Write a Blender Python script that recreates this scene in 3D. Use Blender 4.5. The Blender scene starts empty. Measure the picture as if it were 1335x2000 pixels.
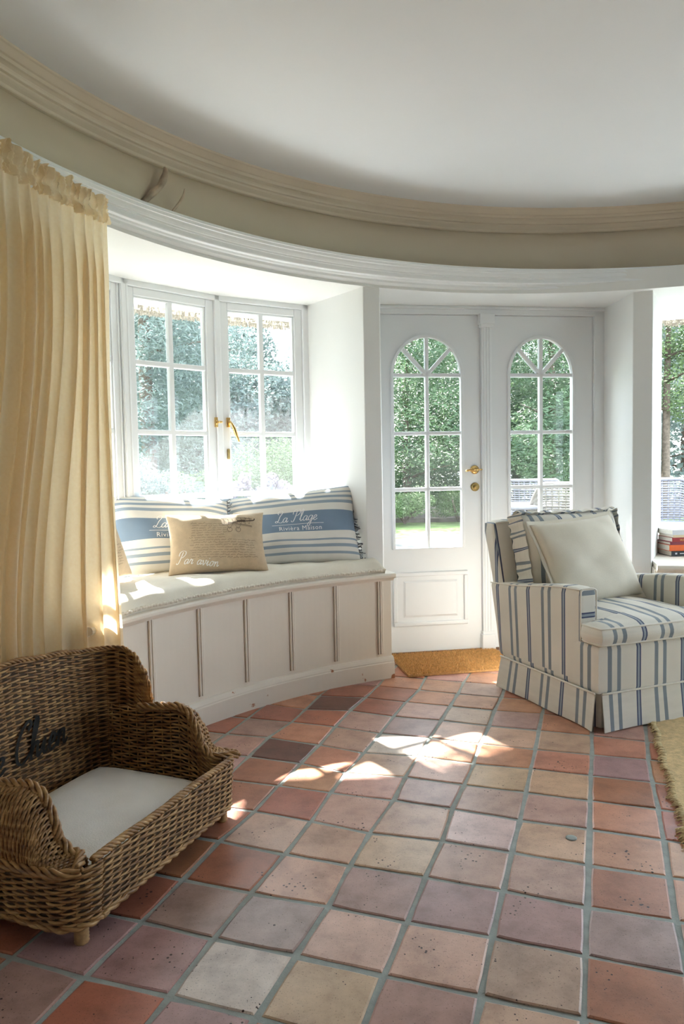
import bpy, bmesh, math, random
from math import sin, cos, pi, radians, sqrt, atan2, hypot
from mathutils import Vector, Matrix

random.seed(7)
scene = bpy.context.scene
COL = scene.collection

# ------------------------------------------------------------------ camera
CAM_H = 1.1207
F_PX, IMG_W, IMG_H = 1431.0, 1335.0, 2000.0
PITCH, ROLL = 0.0607288, -0.0184792
cam_d = bpy.data.cameras.new('camera')
cam = bpy.data.objects.new('camera', cam_d)
COL.objects.link(cam)
_fw = Vector((0, cos(PITCH), -sin(PITCH))); _up = Vector((0, sin(PITCH), cos(PITCH))); _rt = Vector((1, 0, 0))
_r2 = _rt * cos(ROLL) + _up * sin(ROLL); _u2 = _up * cos(ROLL) - _rt * sin(ROLL)
M = Matrix.Identity(4)
for i in range(3):
    M[i][0] = _r2[i]; M[i][1] = _u2[i]; M[i][2] = -_fw[i]
M[2][3] = CAM_H
cam.matrix_world = M
cam_d.sensor_fit = 'VERTICAL'; cam_d.sensor_height = 36.0
cam_d.lens = F_PX * 36.0 / IMG_H
cam_d.clip_start = 0.05; cam_d.clip_end = 300
scene.camera = cam

def in_frame(p, m=70):
    q = Vector(p) - Vector((0, 0, CAM_H))
    d = q.dot(_fw)
    if d < 0.05: return False
    u = IMG_W / 2 + F_PX * q.dot(_r2) / d; v = IMG_H / 2 - F_PX * q.dot(_u2) / d
    return -m < u < IMG_W + m and -m < v < IMG_H + m

# ------------------------------------------------------------------ sky, sun, exposure
world = bpy.data.worlds.new('sky'); scene.world = world
world.use_nodes = True
bg = world.node_tree.nodes['Background']
bg.inputs['Color'].default_value = (0.76, 0.88, 1.0, 1)
bg.inputs['Strength'].default_value = 4.3
SUN_AZ = (0.555, -0.832); SUN_TAN = 0.91
sd = bpy.data.lights.new('sun', 'SUN'); sd.energy = 25.0; sd.angle = radians(0.9); sd.color = (1.0, 0.975, 0.94)
sun = bpy.data.objects.new('sun', sd); COL.objects.link(sun)
sun.location = (-6, 12, 9)
sun.rotation_euler = Vector((SUN_AZ[0], SUN_AZ[1], -SUN_TAN)).to_track_quat('-Z', 'Y').to_euler()
vs = scene.view_settings
vs.view_transform = 'Standard'; vs.look = 'None'; vs.gamma = 1.0; vs.use_curve_mapping = False
vs.exposure = 1.22
scene.cycles.max_bounces = 12; scene.cycles.diffuse_bounces = 6; scene.cycles.transparent_max_bounces = 16
scene.cycles.use_denoising = True
scene.cycles.sample_clamp_indirect = 10.0

# ------------------------------------------------------------------ materials
MATS = {}
def new_mat(name):
    m = bpy.data.materials.new(name); m.use_nodes = True
    nt = m.node_tree; b = nt.nodes['Principled BSDF']
    MATS[name] = m
    return m, nt, b
def L(nt, a, b): nt.links.new(a, b)
def node(nt, t, **kw):
    n = nt.nodes.new(t)
    for k, v in kw.items(): setattr(n, k, v)
    return n
def ramp(nt, stops, interp='LINEAR'):
    r = node(nt, 'ShaderNodeValToRGB'); cr = r.color_ramp; cr.interpolation = interp
    while len(cr.elements) > 1: cr.elements.remove(cr.elements[-1])
    for i, (p, c) in enumerate(stops):
        e = cr.elements[0] if i == 0 else cr.elements.new(p)
        e.position = p; e.color = (c[0], c[1], c[2], 1)
    return r
def simple(name, col, rough=0.5, var=0.06, scale=8.0, bump=0.0, bscale=60.0, metal=0.0, sheen=0.0, coord='Object'):
    m, nt, b = new_mat(name)
    tc = node(nt, 'ShaderNodeTexCoord')
    n = node(nt, 'ShaderNodeTexNoise'); n.inputs['Scale'].default_value = scale; n.inputs['Detail'].default_value = 4
    L(nt, tc.outputs[coord], n.inputs['Vector'])
    r = ramp(nt, [(0.3, [c * (1 - var) for c in col]), (0.7, [min(1, c * (1 + var)) for c in col])])
    L(nt, n.outputs['Fac'], r.inputs['Fac']); L(nt, r.outputs['Color'], b.inputs['Base Color'])
    b.inputs['Roughness'].default_value = rough; b.inputs['Metallic'].default_value = metal
    if sheen: b.inputs['Sheen Weight'].default_value = sheen
    if bump:
        n2 = node(nt, 'ShaderNodeTexNoise'); n2.inputs['Scale'].default_value = bscale; n2.inputs['Detail'].default_value = 3
        L(nt, tc.outputs[coord], n2.inputs['Vector'])
        bp = node(nt, 'ShaderNodeBump'); bp.inputs['Strength'].default_value = bump; bp.inputs['Distance'].default_value = 0.004
        L(nt, n2.outputs['Fac'], bp.inputs['Height']); L(nt, bp.outputs['Normal'], b.inputs['Normal'])
    return m

simple('paint_white', (0.82, 0.85, 0.875), 0.38, 0.015, 3)
simple('paint_wall', (0.79, 0.80, 0.79), 0.5, 0.02, 2, 0.05, 90)
simple('rear_dark_wall', (0.30, 0.25, 0.20), 0.6, 0.1, 3)  # unseen rear walls, kept dark so they bounce little light
simple('paint_cream', (0.80, 0.75, 0.66), 0.42, 0.03, 3, 0.04, 50)
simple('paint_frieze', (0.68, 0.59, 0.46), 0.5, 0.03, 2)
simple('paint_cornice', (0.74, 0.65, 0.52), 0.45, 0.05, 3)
simple('paint_ceiling', (0.81, 0.84, 0.865), 0.6, 0.015, 1.2)
simple('reed_dark', (0.16, 0.09, 0.05), 0.6, 0.3, 30)
simple('brass', (0.78, 0.52, 0.20), 0.22, 0.08, 20, metal=1.0)
simple('brass_dark', (0.42, 0.30, 0.12), 0.35, 0.25, 60, metal=1.0)
simple('grout', (0.33, 0.36, 0.34), 0.85, 0.14, 25, 0.3, 160)
simple('linen_cushion', (0.78, 0.73, 0.62), 0.85, 0.04, 12, 0.25, 300, sheen=0.2)
simple('linen_tan', (0.58, 0.45, 0.30), 0.85, 0.07, 40, 0.35, 420, sheen=0.2)
simple('cotton_white', (0.72, 0.66, 0.54), 0.85, 0.03, 14, 0.2, 300, sheen=0.2)
simple('pet_cushion', (0.82, 0.82, 0.82), 0.9, 0.05, 9, 0.2, 200, sheen=0.2)
simple('ink_dark', (0.10, 0.07, 0.05), 0.8, 0.2, 80)
simple('ink_white', (0.86, 0.86, 0.84), 0.8, 0.05, 80)
simple('black_lacquer', (0.012, 0.011, 0.01), 0.85, 0.2, 80)
simple('fringe', (0.26, 0.29, 0.32), 0.9, 0.7, 70)
simple('piping', (0.80, 0.76, 0.67), 0.8, 0.04, 40)
simple('leg_cane', (0.44, 0.27, 0.12), 0.45, 0.25, 60)
simple('shade_backing', (0.07, 0.042, 0.022), 0.9, 0.3, 60)  # dark sheets standing in for shade inside the wicker gaps
simple('mat_base', (0.52, 0.29, 0.11), 0.95, 0.25, 120, 0.8, 300)
simple('coir', (0.68, 0.41, 0.16), 0.95, 0.3, 60)
simple('jute', (0.68, 0.50, 0.27), 0.95, 0.18, 60, 0.9, 220)
simple('jute_light', (0.70, 0.56, 0.32), 0.95, 0.2, 60)
simple('horn', (0.50, 0.40, 0.30), 0.4, 0.45, 14)
simple('page_paper', (0.80, 0.76, 0.66), 0.9, 0.08, 200)
simple('book_red', (0.32, 0.02, 0.025), 0.45, 0.1, 20)
simple('book_crimson', (0.22, 0.03, 0.05), 0.45, 0.1, 20)
simple('book_orange', (0.80, 0.14, 0.02), 0.45, 0.06, 20)
simple('book_black', (0.012, 0.014, 0.02), 0.4, 0.1, 20)
simple('book_grey', (0.66, 0.68, 0.72), 0.45, 0.05, 20)
simple('book_beige', (0.70, 0.55, 0.36), 0.5, 0.06, 20)
simple('gold_ink', (0.80, 0.52, 0.12), 0.5, 0.1, 20)
simple('wicker_white', (0.21, 0.21, 0.235), 0.6, 0.1, 60)
simple('wicker_tan', (0.19, 0.175, 0.15), 0.6, 0.12, 60)
simple('outdoor_cushion', (0.22, 0.26, 0.36), 0.9, 0.1, 20)
simple('bark', (0.12, 0.09, 0.07), 0.9, 0.35, 20, 0.8, 40)
simple('soil', (0.13, 0.11, 0.09), 0.95, 0.4, 3, 0.6, 30)
simple('gravel', (0.085, 0.085, 0.078), 0.95, 0.2, 6, 0.5, 120)
simple('lawn_grass', (0.14, 0.20, 0.06), 0.95, 0.3, 1.5, 0.8, 120)
simple('straw', (0.42, 0.38, 0.32), 0.9, 0.45, 90)
simple('oak_sill', (0.70, 0.62, 0.50), 0.5, 0.06, 8)

# terracotta: each tile carries its own tint
m, nt, b = new_mat('terracotta')
tc = node(nt, 'ShaderNodeTexCoord')
at = node(nt, 'ShaderNodeAttribute'); at.attribute_type = 'OBJECT'; at.attribute_name = 'tint'
n1 = node(nt, 'ShaderNodeTexNoise'); n1.inputs['Scale'].default_value = 9; n1.inputs['Detail'].default_value = 6; n1.inputs['Roughness'].default_value = 0.65
L(nt, tc.outputs['Object'], n1.inputs['Vector'])
r1 = ramp(nt, [(0.25, (0.62, 0.58, 0.58)), (0.5, (1.0, 1.0, 1.0)), (0.75, (1.25, 1.28, 1.3))])
L(nt, n1.outputs['Fac'], r1.inputs['Fac'])
mx = node(nt, 'ShaderNodeMix', data_type='RGBA', blend_type='MULTIPLY'); mx.inputs['Factor'].default_value = 1.0
L(nt, at.outputs['Color'], mx.inputs[6]); L(nt, r1.outputs['Color'], mx.inputs[7])
v1 = node(nt, 'ShaderNodeTexVoronoi'); v1.inputs['Scale'].default_value = 62; v1.inputs['Randomness'].default_value = 1
L(nt, tc.outputs['Object'], v1.inputs['Vector'])
n3 = node(nt, 'ShaderNodeTexNoise'); n3.inputs['Scale'].default_value = 7; n3.inputs['Detail'].default_value = 2
L(nt, tc.outputs['Object'], n3.inputs['Vector'])
mr = node(nt, 'ShaderNodeMapRange'); mr.inputs[1].default_value = 0.46; mr.inputs[2].default_value = 0.74; mr.inputs[3].default_value = 0.0; mr.inputs[4].default_value = 0.27
L(nt, n3.outputs['Fac'], mr.inputs[0])
lt = node(nt, 'ShaderNodeMath', operation='LESS_THAN'); L(nt, v1.outputs['Distance'], lt.inputs[0]); L(nt, mr.outputs[0], lt.inputs[1])
n4 = node(nt, 'ShaderNodeTexNoise'); n4.inputs['Scale'].default_value = 240; n4.inputs['Detail'].default_value = 2
L(nt, tc.outputs['Object'], n4.inputs['Vector'])
r4 = ramp(nt, [(0.3, (0, 0, 0)), (0.37, (1, 1, 1))]); L(nt, n4.outputs['Fac'], r4.inputs['Fac'])
mx3 = node(nt, 'ShaderNodeMix', data_type='RGBA', blend_type='MULTIPLY'); mx3.inputs['Factor'].default_value = 0.45
L(nt, mx.outputs[2], mx3.inputs[6]); L(nt, r4.outputs['Color'], mx3.inputs[7])
mx2 = node(nt, 'ShaderNodeMix', data_type='RGBA'); mx2.inputs[7].default_value = (0.045, 0.018, 0.015, 1)
L(nt, lt.outputs[0], mx2.inputs[0]); L(nt, mx3.outputs[2], mx2.inputs[6])
L(nt, mx2.outputs[2], b.inputs['Base Color'])
b.inputs['Roughness'].default_value = 0.36
bp = node(nt, 'ShaderNodeBump'); bp.inputs['Strength'].default_value = 0.35; bp.inputs['Distance'].default_value = 0.004
sb = node(nt, 'ShaderNodeMath', operation='SUBTRACT'); L(nt, n1.outputs['Fac'], sb.inputs[0]); L(nt, lt.outputs[0], sb.inputs[1])
L(nt, sb.outputs[0], bp.inputs['Height']); L(nt, bp.outputs['Normal'], b.inputs['Normal'])

# chipped paint of the plinth
m, nt, b = new_mat('paint_plinth')
tc = node(nt, 'ShaderNodeTexCoord')
n1 = node(nt, 'ShaderNodeTexNoise'); n1.inputs['Scale'].default_value = 15; n1.inputs['Detail'].default_value = 5
L(nt, tc.outputs['Object'], n1.inputs['Vector'])
r1 = ramp(nt, [(0.675, (0.76, 0.71, 0.63)), (0.70, (0.40, 0.17, 0.08))]); L(nt, n1.outputs['Fac'], r1.inputs['Fac'])
L(nt, r1.outputs['Color'], b.inputs['Base Color']); b.inputs['Roughness'].default_value = 0.42

# striped cloths from UV
CREAM = (0.78, 0.74, 0.65); NAVY = (0.065, 0.085, 0.16); TEAL = (0.24, 0.28, 0.31); PALE = (0.33, 0.37, 0.42)
def striped(name, stops, axis, period=None, bump=0.2):
    m, nt, b = new_mat(name)
    uv = node(nt, 'ShaderNodeUVMap'); sx = node(nt, 'ShaderNodeSeparateXYZ'); L(nt, uv.outputs['UV'], sx.inputs[0])
    src = sx.outputs[axis]
    nz = node(nt, 'ShaderNodeTexNoise'); nz.inputs['Scale'].default_value = 6; L(nt, uv.outputs['UV'], nz.inputs['Vector'])
    if period:
        d = node(nt, 'ShaderNodeMath', operation='DIVIDE'); d.inputs[1].default_value = period; L(nt, src, d.inputs[0])
        f = node(nt, 'ShaderNodeMath', operation='FRACT'); L(nt, d.outputs[0], f.inputs[0]); src = f.outputs[0]
    r = ramp(nt, stops, 'CONSTANT'); L(nt, src, r.inputs['Fac'])
    mx = node(nt, 'ShaderNodeMix', data_type='RGBA', blend_type='MULTIPLY'); mx.inputs['Factor'].default_value = 1
    rr = ramp(nt, [(0.3, (0.92, 0.92, 0.92)), (0.7, (1, 1, 1))]); L(nt, nz.outputs['Fac'], rr.inputs['Fac'])
    L(nt, r.outputs['Color'], mx.inputs[6]); L(nt, rr.outputs['Color'], mx.inputs[7])
    L(nt, mx.outputs[2], b.inputs['Base Color']); b.inputs['Roughness'].default_value = 0.85; b.inputs['Sheen Weight'].default_value = 0.15
    tc = node(nt, 'ShaderNodeTexCoord'); n2 = node(nt, 'ShaderNodeTexNoise'); n2.inputs['Scale'].default_value = 320
    L(nt, tc.outputs['Object'], n2.inputs['Vector'])
    bpn = node(nt, 'ShaderNodeBump'); bpn.inputs['Strength'].default_value = bump; bpn.inputs['Distance'].default_value = 0.003
    L(nt, n2.outputs['Fac'], bpn.inputs['Height']); L(nt, bpn.outputs['Normal'], b.inputs['Normal'])
striped('ticking', [(0, CREAM), (0.04, NAVY), (0.068, PALE), (0.112, NAVY), (0.14, CREAM), (0.44, TEAL), (0.52, CREAM), (0.63, TEAL), (0.71, CREAM)], 0, 0.245)
BLUE = (0.19, 0.27, 0.37); IVO = (0.76, 0.74, 0.68); GB = (0.29, 0.36, 0.43)
striped('beach_stripe', [(0, IVO), (0.07, GB), (0.10, IVO), (0.155, GB), (0.195, IVO), (0.24, GB), (0.265, IVO), (0.36, BLUE), (0.63, IVO), (0.73, GB), (0.77, IVO), (0.81, GB), (0.845, IVO), (0.885, GB), (0.91, IVO), (0.96, GB)], 1)

# curtain: thin translucent cloth
m, nt, b = new_mat('curtain_cloth')
out = nt.nodes['Material Output']
tc = node(nt, 'ShaderNodeTexCoord'); nz = node(nt, 'ShaderNodeTexNoise'); nz.inputs['Scale'].default_value = 90; nz.inputs['Detail'].default_value = 3
L(nt, tc.outputs['Object'], nz.inputs['Vector'])
cr = ramp(nt, [(0.3, (0.87, 0.75, 0.56)), (0.7, (0.92, 0.83, 0.67))]); L(nt, nz.outputs['Fac'], cr.inputs['Fac'])
L(nt, cr.outputs['Color'], b.inputs['Base Color']); b.inputs['Roughness'].default_value = 0.9; b.inputs['Sheen Weight'].default_value = 0.2
tr = node(nt, 'ShaderNodeBsdfTranslucent'); tr.inputs['Color'].default_value = (0.96, 0.82, 0.58, 1)
ms = node(nt, 'ShaderNodeMixShader'); ms.inputs[0].default_value = 0.45
L(nt, b.outputs[0], ms.inputs[1]); L(nt, tr.outputs[0], ms.inputs[2]); L(nt, ms.outputs[0], out.inputs['Surface'])

# wicker: per strand colour through noise
m, nt, b = new_mat('wicker')
tc = node(nt, 'ShaderNodeTexCoord'); nz = node(nt, 'ShaderNodeTexNoise'); nz.inputs['Scale'].default_value = 16; nz.inputs['Detail'].default_value = 5
mp = node(nt, 'ShaderNodeMapping'); mp.inputs['Scale'].default_value = (1, 1, 6); L(nt, tc.outputs['Object'], mp.inputs[0]); L(nt, mp.outputs[0], nz.inputs['Vector'])
cr = ramp(nt, [(0.28, (0.13, 0.055, 0.02)), (0.5, (0.34, 0.18, 0.065)), (0.72, (0.58, 0.36, 0.15))]); L(nt, nz.outputs['Fac'], cr.inputs['Fac'])
L(nt, cr.outputs['Color'], b.inputs['Base Color']); b.inputs['Roughness'].default_value = 0.4

# glass: clear pane, translucent film mixed in to give a milky haze
def glass(name, haze):
    m, nt, b = new_mat(name); nt.nodes.remove(b)
    out = nt.nodes['Material Output']
    t = node(nt, 'ShaderNodeBsdfTransparent'); t.inputs['Color'].default_value = (0.95, 0.965, 0.96, 1)
    g = node(nt, 'ShaderNodeBsdfGlossy'); g.inputs['Roughness'].default_value = 0.02
    fr = node(nt, 'ShaderNodeFresnel'); fr.inputs['IOR'].default_value = 1.35
    m1 = node(nt, 'ShaderNodeMixShader'); L(nt, fr.outputs[0], m1.inputs[0]); L(nt, t.outputs[0], m1.inputs[1]); L(nt, g.outputs[0], m1.inputs[2])
    d = node(nt, 'ShaderNodeBsdfTranslucent'); d.inputs['Color'].default_value = (0.9, 0.92, 0.95, 1)
    tc = node(nt, 'ShaderNodeTexCoord'); nz = node(nt, 'ShaderNodeTexNoise'); nz.inputs['Scale'].default_value = 5; nz.inputs['Detail'].default_value = 4
    L(nt, tc.outputs['Object'], nz.inputs['Vector'])
    mrr = node(nt, 'ShaderNodeMapRange'); mrr.inputs[3].default_value = haze * 0.7; mrr.inputs[4].default_value = haze * 1.3; L(nt, nz.outputs['Fac'], mrr.inputs[0])
    m2 = node(nt, 'ShaderNodeMixShader'); L(nt, mrr.outputs[0], m2.inputs[0]); L(nt, m1.outputs[0], m2.inputs[1]); L(nt, d.outputs[0], m2.inputs[2])
    L(nt, m2.outputs[0], out.inputs['Surface'])
glass('pane_hazy', 0.028)
glass('pane_clear', 0.006)

def foliage(name, c1, c2, trans=0.35):
    m, nt, b = new_mat(name); out = nt.nodes['Material Output']
    tc = node(nt, 'ShaderNodeTexCoord'); nz = node(nt, 'ShaderNodeTexNoise'); nz.inputs['Scale'].default_value = 1.6; nz.inputs['Detail'].default_value = 5
    L(nt, tc.outputs['Object'], nz.inputs['Vector'])
    cr = ramp(nt, [(0.32, c1), (0.68, c2)]); L(nt, nz.outputs['Fac'], cr.inputs['Fac'])
    L(nt, cr.outputs['Color'], b.inputs['Base Color']); b.inputs['Roughness'].default_value = 0.55
    t = node(nt, 'ShaderNodeBsdfTranslucent'); L(nt, cr.outputs['Color'], t.inputs['Color'])
    s = node(nt, 'ShaderNodeMixShader'); s.inputs[0].default_value = trans
    L(nt, b.outputs[0], s.inputs[1]); L(nt, t.outputs[0], s.inputs[2]); L(nt, s.outputs[0], out.inputs['Surface'])
foliage('leaf_pine', (0.04, 0.08, 0.04), (0.125, 0.195, 0.09))
foliage('leaf_hazy_blue', (0.09, 0.13, 0.125), (0.19, 0.24, 0.21))  # pale blue haze is put into these leaf colours
foliage('leaf_light', (0.08, 0.135, 0.05), (0.17, 0.24, 0.10))
foliage('leaf_dark', (0.03, 0.07, 0.03), (0.09, 0.15, 0.06))
foliage('petal_white', (0.15, 0.13, 0.17), (0.26, 0.23, 0.25), 0.3)
foliage('petal_blue', (0.09, 0.11, 0.21), (0.16, 0.18, 0.28), 0.3)

# ------------------------------------------------------------------ mesh helpers
class MB:
    def __init__(s): s.v = []; s.f = []; s.uv = []; s.smooth = True
    def add(s, verts, faces, uvs=None):
        o = len(s.v); s.v += [tuple(p) for p in verts]
        for k, f in enumerate(faces):
            s.f.append(tuple(i + o for i in f))
            s.uv.append(uvs[k] if uvs else None)
        return s
    def box(s, x0, x1, y0, y1, z0, z1, fn=None):
        v = [(x, y, z) for z in (z0, z1) for y in (y0, y1) for x in (x0, x1)]
        if fn: v = [fn(*p) for p in v]
        return s.add(v, [(0, 2, 3, 1), (4, 5, 7, 6), (0, 1, 5, 4), (2, 6, 7, 3), (0, 4, 6, 2), (1, 3, 7, 5)])
    def grid(s, fn, nu, nv, uvf=None, flip=False, closed_u=False):
        o = []; nuu = nu if closed_u else nu + 1
        for j in range(nv + 1):
            for i in range(nuu): o.append(fn(i / nu, j / nv))
        fs = []; us = []
        for j in range(nv):
            for i in range(nu):
                a = j * nuu + i; b_ = j * nuu + (i + 1) % nuu; c = b_ + nuu; d = a + nuu
                q = [(a, (i, j)), (b_, (i + 1, j)), (c, (i + 1, j + 1)), (d, (i, j + 1))]
                if flip: q.reverse()
                fs.append(tuple(t[0] for t in q))
                if uvf: us.append([uvf(t[1][0] / nu, t[1][1] / nv) for t in q])
        return s.add(o, fs, us if uvf else None)
    def tube(s, pts, r, n=6, caps=True, closed=False):
        pts = [Vector(p) for p in pts]; N = len(pts); rings = []
        rf = r if callable(r) else (lambda t: r)
        up = Vector((0, 0, 1)); prev = None
        for i, p in enumerate(pts):
            if closed: t = pts[(i + 1) % N] - pts[i - 1]
            else: t = pts[min(i + 1, N - 1)] - pts[max(i - 1, 0)]
            if t.length < 1e-9: t = Vector((0, 0, 1))
            t.normalize()
            if prev is None:
                a = t.cross(up)
                if a.length < 0.05: a = t.cross(Vector((1, 0, 0)))
            else: a = prev - t * prev.dot(t)
            if a.length < 1e-6: a = t.orthogonal()
            a.normalize(); prev = a; bb = t.cross(a)
            rr = rf(i / max(1, N - 1))
            rings.append([p + (a * cos(2 * pi * k / n) + bb * sin(2 * pi * k / n)) * rr for k in range(n)])
        v = [q for ring in rings for q in ring]; f = []
        for i in range(N if closed else N - 1):
            j = (i + 1) % N
            for k in range(n):
                f.append((i * n + k, i * n + (k + 1) % n, j * n + (k + 1) % n, j * n + k))
        if caps and not closed:
            f.append(tuple(range(n))[::-1]); f.append(tuple((N - 1) * n + k for k in range(n)))
        return s.add(v, f)
    def lathe(s, prof, n=20, mat=None):
        v = []; f = []
        for (r, z) in prof:
            for k in range(n): v.append((r * cos(2 * pi * k / n), r * sin(2 * pi * k / n), z))
        for j in range(len(prof) - 1):
            for k in range(n): f.append((j * n + k, j * n + (k + 1) % n, (j + 1) * n + (k + 1) % n, (j + 1) * n + k))
        f.append(tuple(range(n))[::-1]); f.append(tuple((len(prof) - 1) * n + k for k in range(n)))
        if mat: v = [mat @ Vector(p) for p in v]
        return s.add(v, f)
    def prism(s, poly, z0, z1):
        n = len(poly); v = [(x, y, z0) for x, y in poly] + [(x, y, z1) for x, y in poly]
        f = [tuple(range(n))[::-1], tuple(range(n, 2 * n))]
        for i in range(n): f.append((i, (i + 1) % n, n + (i + 1) % n, n + i))
        return s.add(v, f)
    def rbox(s, hx, hy, hz, r, n=6, deform=None, uvf=None):
        """rounded box from a subdivided cube; deform(p,param) and uvf(p,face) optional"""
        H = (hx, hy, hz)
        for ax in range(3):
            for sg in (-1, 1):
                u, w = (ax + 1) % 3, (ax + 2) % 3
                vs_ = []
                def edge(k):   # denser near the borders
                    t = -1 + 2 * k / n
                    return t
                for j in range(n + 1):
                    for i in range(n + 1):
                        q = [0, 0, 0]; q[ax] = sg; q[u] = edge(i); q[w] = edge(j)
                        p = [q[k] * H[k] for k in range(3)]
                        inn = [max(-(H[k] - r), min(H[k] - r, p[k])) for k in range(3)]
                        d = Vector(p) - Vector(inn)
                        if d.length > 1e-9: p = Vector(inn) + d.normalized() * r
                        p = Vector(p)
                        if deform: p = Vector(deform(p, q))
                        vs_.append((p, tuple(q)))
                fs = []; us = []
                for j in range(n):
                    for i in range(n):
                        a = j * (n + 1) + i; qd = [a, a + 1, a + n + 2, a + n + 1]
                        if sg < 0: qd.reverse()
                        fs.append(tuple(qd))
                        if uvf: us.append([uvf(vs_[k][0], vs_[k][1], ax, sg) for k in qd])
                s.add([t[0] for t in vs_], fs, us if uvf else None)
        return s
    def xf(s, fn):
        s.v = [tuple(fn(Vector(p))) for p in s.v]; return s
    def build(s, name, mat, parent=None, smooth=True, bevel=0.0, weld=False):
        me = bpy.data.meshes.new(name)
        me.from_pydata(s.v, [], s.f)
        if any(u is not None for u in s.uv):
            lay = me.uv_layers.new(name='UVMap')
            k = 0
            for fi, f in enumerate(s.f):
                u = s.uv[fi]
                for c in range(len(f)):
                    lay.data[k].uv = u[c] if u else (0, 0); k += 1
        if weld:
            bm = bmesh.new(); bm.from_mesh(me); bmesh.ops.remove_doubles(bm, verts=bm.verts, dist=1e-5)
            bmesh.ops.recalc_face_normals(bm, faces=bm.faces); bm.to_mesh(me); bm.free()
        me.materials.append(MATS[mat])
        if smooth:
            me.polygons.foreach_set('use_smooth', [True] * len(me.polygons))
        me.update()
        o = bpy.data.objects.new(name, me); COL.objects.link(o)
        if parent: o.parent = parent
        if bevel:
            md = o.modifiers.new('bevel', 'BEVEL'); md.width = bevel; md.segments = 2; md.limit_method = 'ANGLE'
        return o

def tag(o, label=None, cat=None, group=None, kind=None):
    if label: o['label'] = label
    if cat: o['category'] = cat
    if group: o['group'] = group
    if kind: o['kind'] = kind
    return o
def empty(name, loc=(0, 0, 0), rz=0.0, label=None, cat=None, group=None, kind=None):
    o = bpy.data.objects.new(name, None); COL.objects.link(o); o.empty_display_size = 0.1
    o.location = loc; o.rotation_euler = (0, 0, rz)
    return tag(o, label, cat, group, kind)
def smoothstep(a, b, x):
    t = max(0.0, min(1.0, (x - a) / (b - a))); return t * t * (3 - 2 * t)
def lerp(a, b, t): return a + (b - a) * t
def interp(tab, x):
    if x <= tab[0][0]: return tab[0][1]
    for (x0, y0), (x1, y1) in zip(tab, tab[1:]):
        if x <= x1:
            t = (x - x0) / (x1 - x0); t = t * t * (3 - 2 * t); return y0 + (y1 - y0) * t
    return tab[-1][1]

# ------------------------------------------------------------------ room: plan
C0 = (1.136, 1.814)
def ring(th, r, c=C0): return (c[0] + r * sin(radians(th)), c[1] + r * cos(radians(th)))
def ring_box(mb, th0, th1, r0, r1, z0, z1, n, c=C0):
    prof = [(r0, z0), (r1, z0), (r1, z1), (r0, z1)]
    v = []; f = []
    for i in range(n + 1):
        th = lerp(th0, th1, i / n)
        for (r, z) in prof: x, y = ring(th, r, c); v.append((x, y, z))
    for i in range(n):
        for k in range(4):
            f.append((i * 4 + k, (i + 1) * 4 + k, (i + 1) * 4 + (k + 1) % 4, i * 4 + (k + 1) % 4))
    f.append((0, 1, 2, 3)); f.append((n * 4 + 3, n * 4 + 2, n * 4 + 1, n * 4))
    return mb.add(v, f)
def sweep(mb, prof, th0, th1, n):
    """prof: list of (z, center, radius)"""
    return mb.grid(lambda u, w: (lambda k: (*ring(lerp(th0, th1, u), prof[k][2], prof[k][1]), prof[k][0]))(min(len(prof) - 1, int(round(w * (len(prof) - 1))))), n, len(prof) - 1)

# floor: mortar bed, tiles on it
G0 = Vector((0.7394, 2.1827)); DC = Vector((0.19811, -0.06966)); DR = Vector((-0.06763, -0.19233))
OFF = {(0,0):(2,1),(0,1):(-3,-10),(0,2):(-3,-12),(0,3):(0,-1),(0,4):(3,6),(0,-1):(0,-1),(0,-2):(1,4),(0,-3):(2,-1),(0,-4):(3,9),(-1,0):(3,-2),(-1,1):(-2,-3),(-1,2):(0,-1),(-1,3):(-1,0),(-1,4):(5,2),(-1,-1):(4,-1),(-1,-2):(2,3),(-1,-3):(-2,-9),(-1,-4):(2,7),(-1,-5):(4,23),(-2,0):(0,14),(-2,-1):(2,-1),(-2,-2):(-1,-16),(-2,-3):(-8,-12),(-2,-4):(3,2),(-2,-5):(-1,6),(-2,1):(6,0),(-2,2):(1,1),(-2,3):(1,-5),(-2,4):(3,1),(-3,1):(-12,-16),(-3,2):(-7,-4),(-3,3):(4,-2),(-3,4):(-2,3),(-3,5):(-4,6),(-3,0):(12,14),(-3,-2):(-2,-3),(-3,-3):(-5,-5),(-3,-4):(3,10),(-3,-5):(4,8),(-4,2):(4,-7),(-4,1):(3,1),(-4,0):(-6,11),(-4,3):(-5,-7),(-4,4):(-5,0),(-4,5):(3,2),(-4,-1):(-20,-24),(-4,-2):(-17,-32),(-4,-3):(-7,-12),(-4,-4):(-5,2),(-4,-5):(3,11),(-4,-6):(19,7),(-5,1):(17,7),(-5,0):(9,4),(-5,-1):(12,4),(-5,-2):(10,-5),(-5,-3):(3,11),(-5,-4):(1,26),(-5,-5):(14,22),(-5,-6):(16,14),(-5,2):(-2,8),(-5,3):(-3,-9),(-6,-1):(-1,11),(-6,-2):(-14,21),(-6,-3):(6,9),(-6,-4):(-12,-21),(-6,-5):(-21,-9),(1,-3):(-3,15),(1,-2):(-2,8),(1,-1):(0,0),(1,0):(0,-1),(1,1):(-4,-7),(1,2):(-5,-5)}
TINT = {'t': (0.53, 0.34, 0.235), 'o': (0.48, 0.225, 0.13), 'p': (0.47, 0.285, 0.22), 'm': (0.37, 0.215, 0.19), 'r': (0.38, 0.135, 0.075),
        'l': (0.60, 0.46, 0.41), 'd': (0.15, 0.06, 0.045), 'b': (0.56, 0.40, 0.28)}
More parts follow.
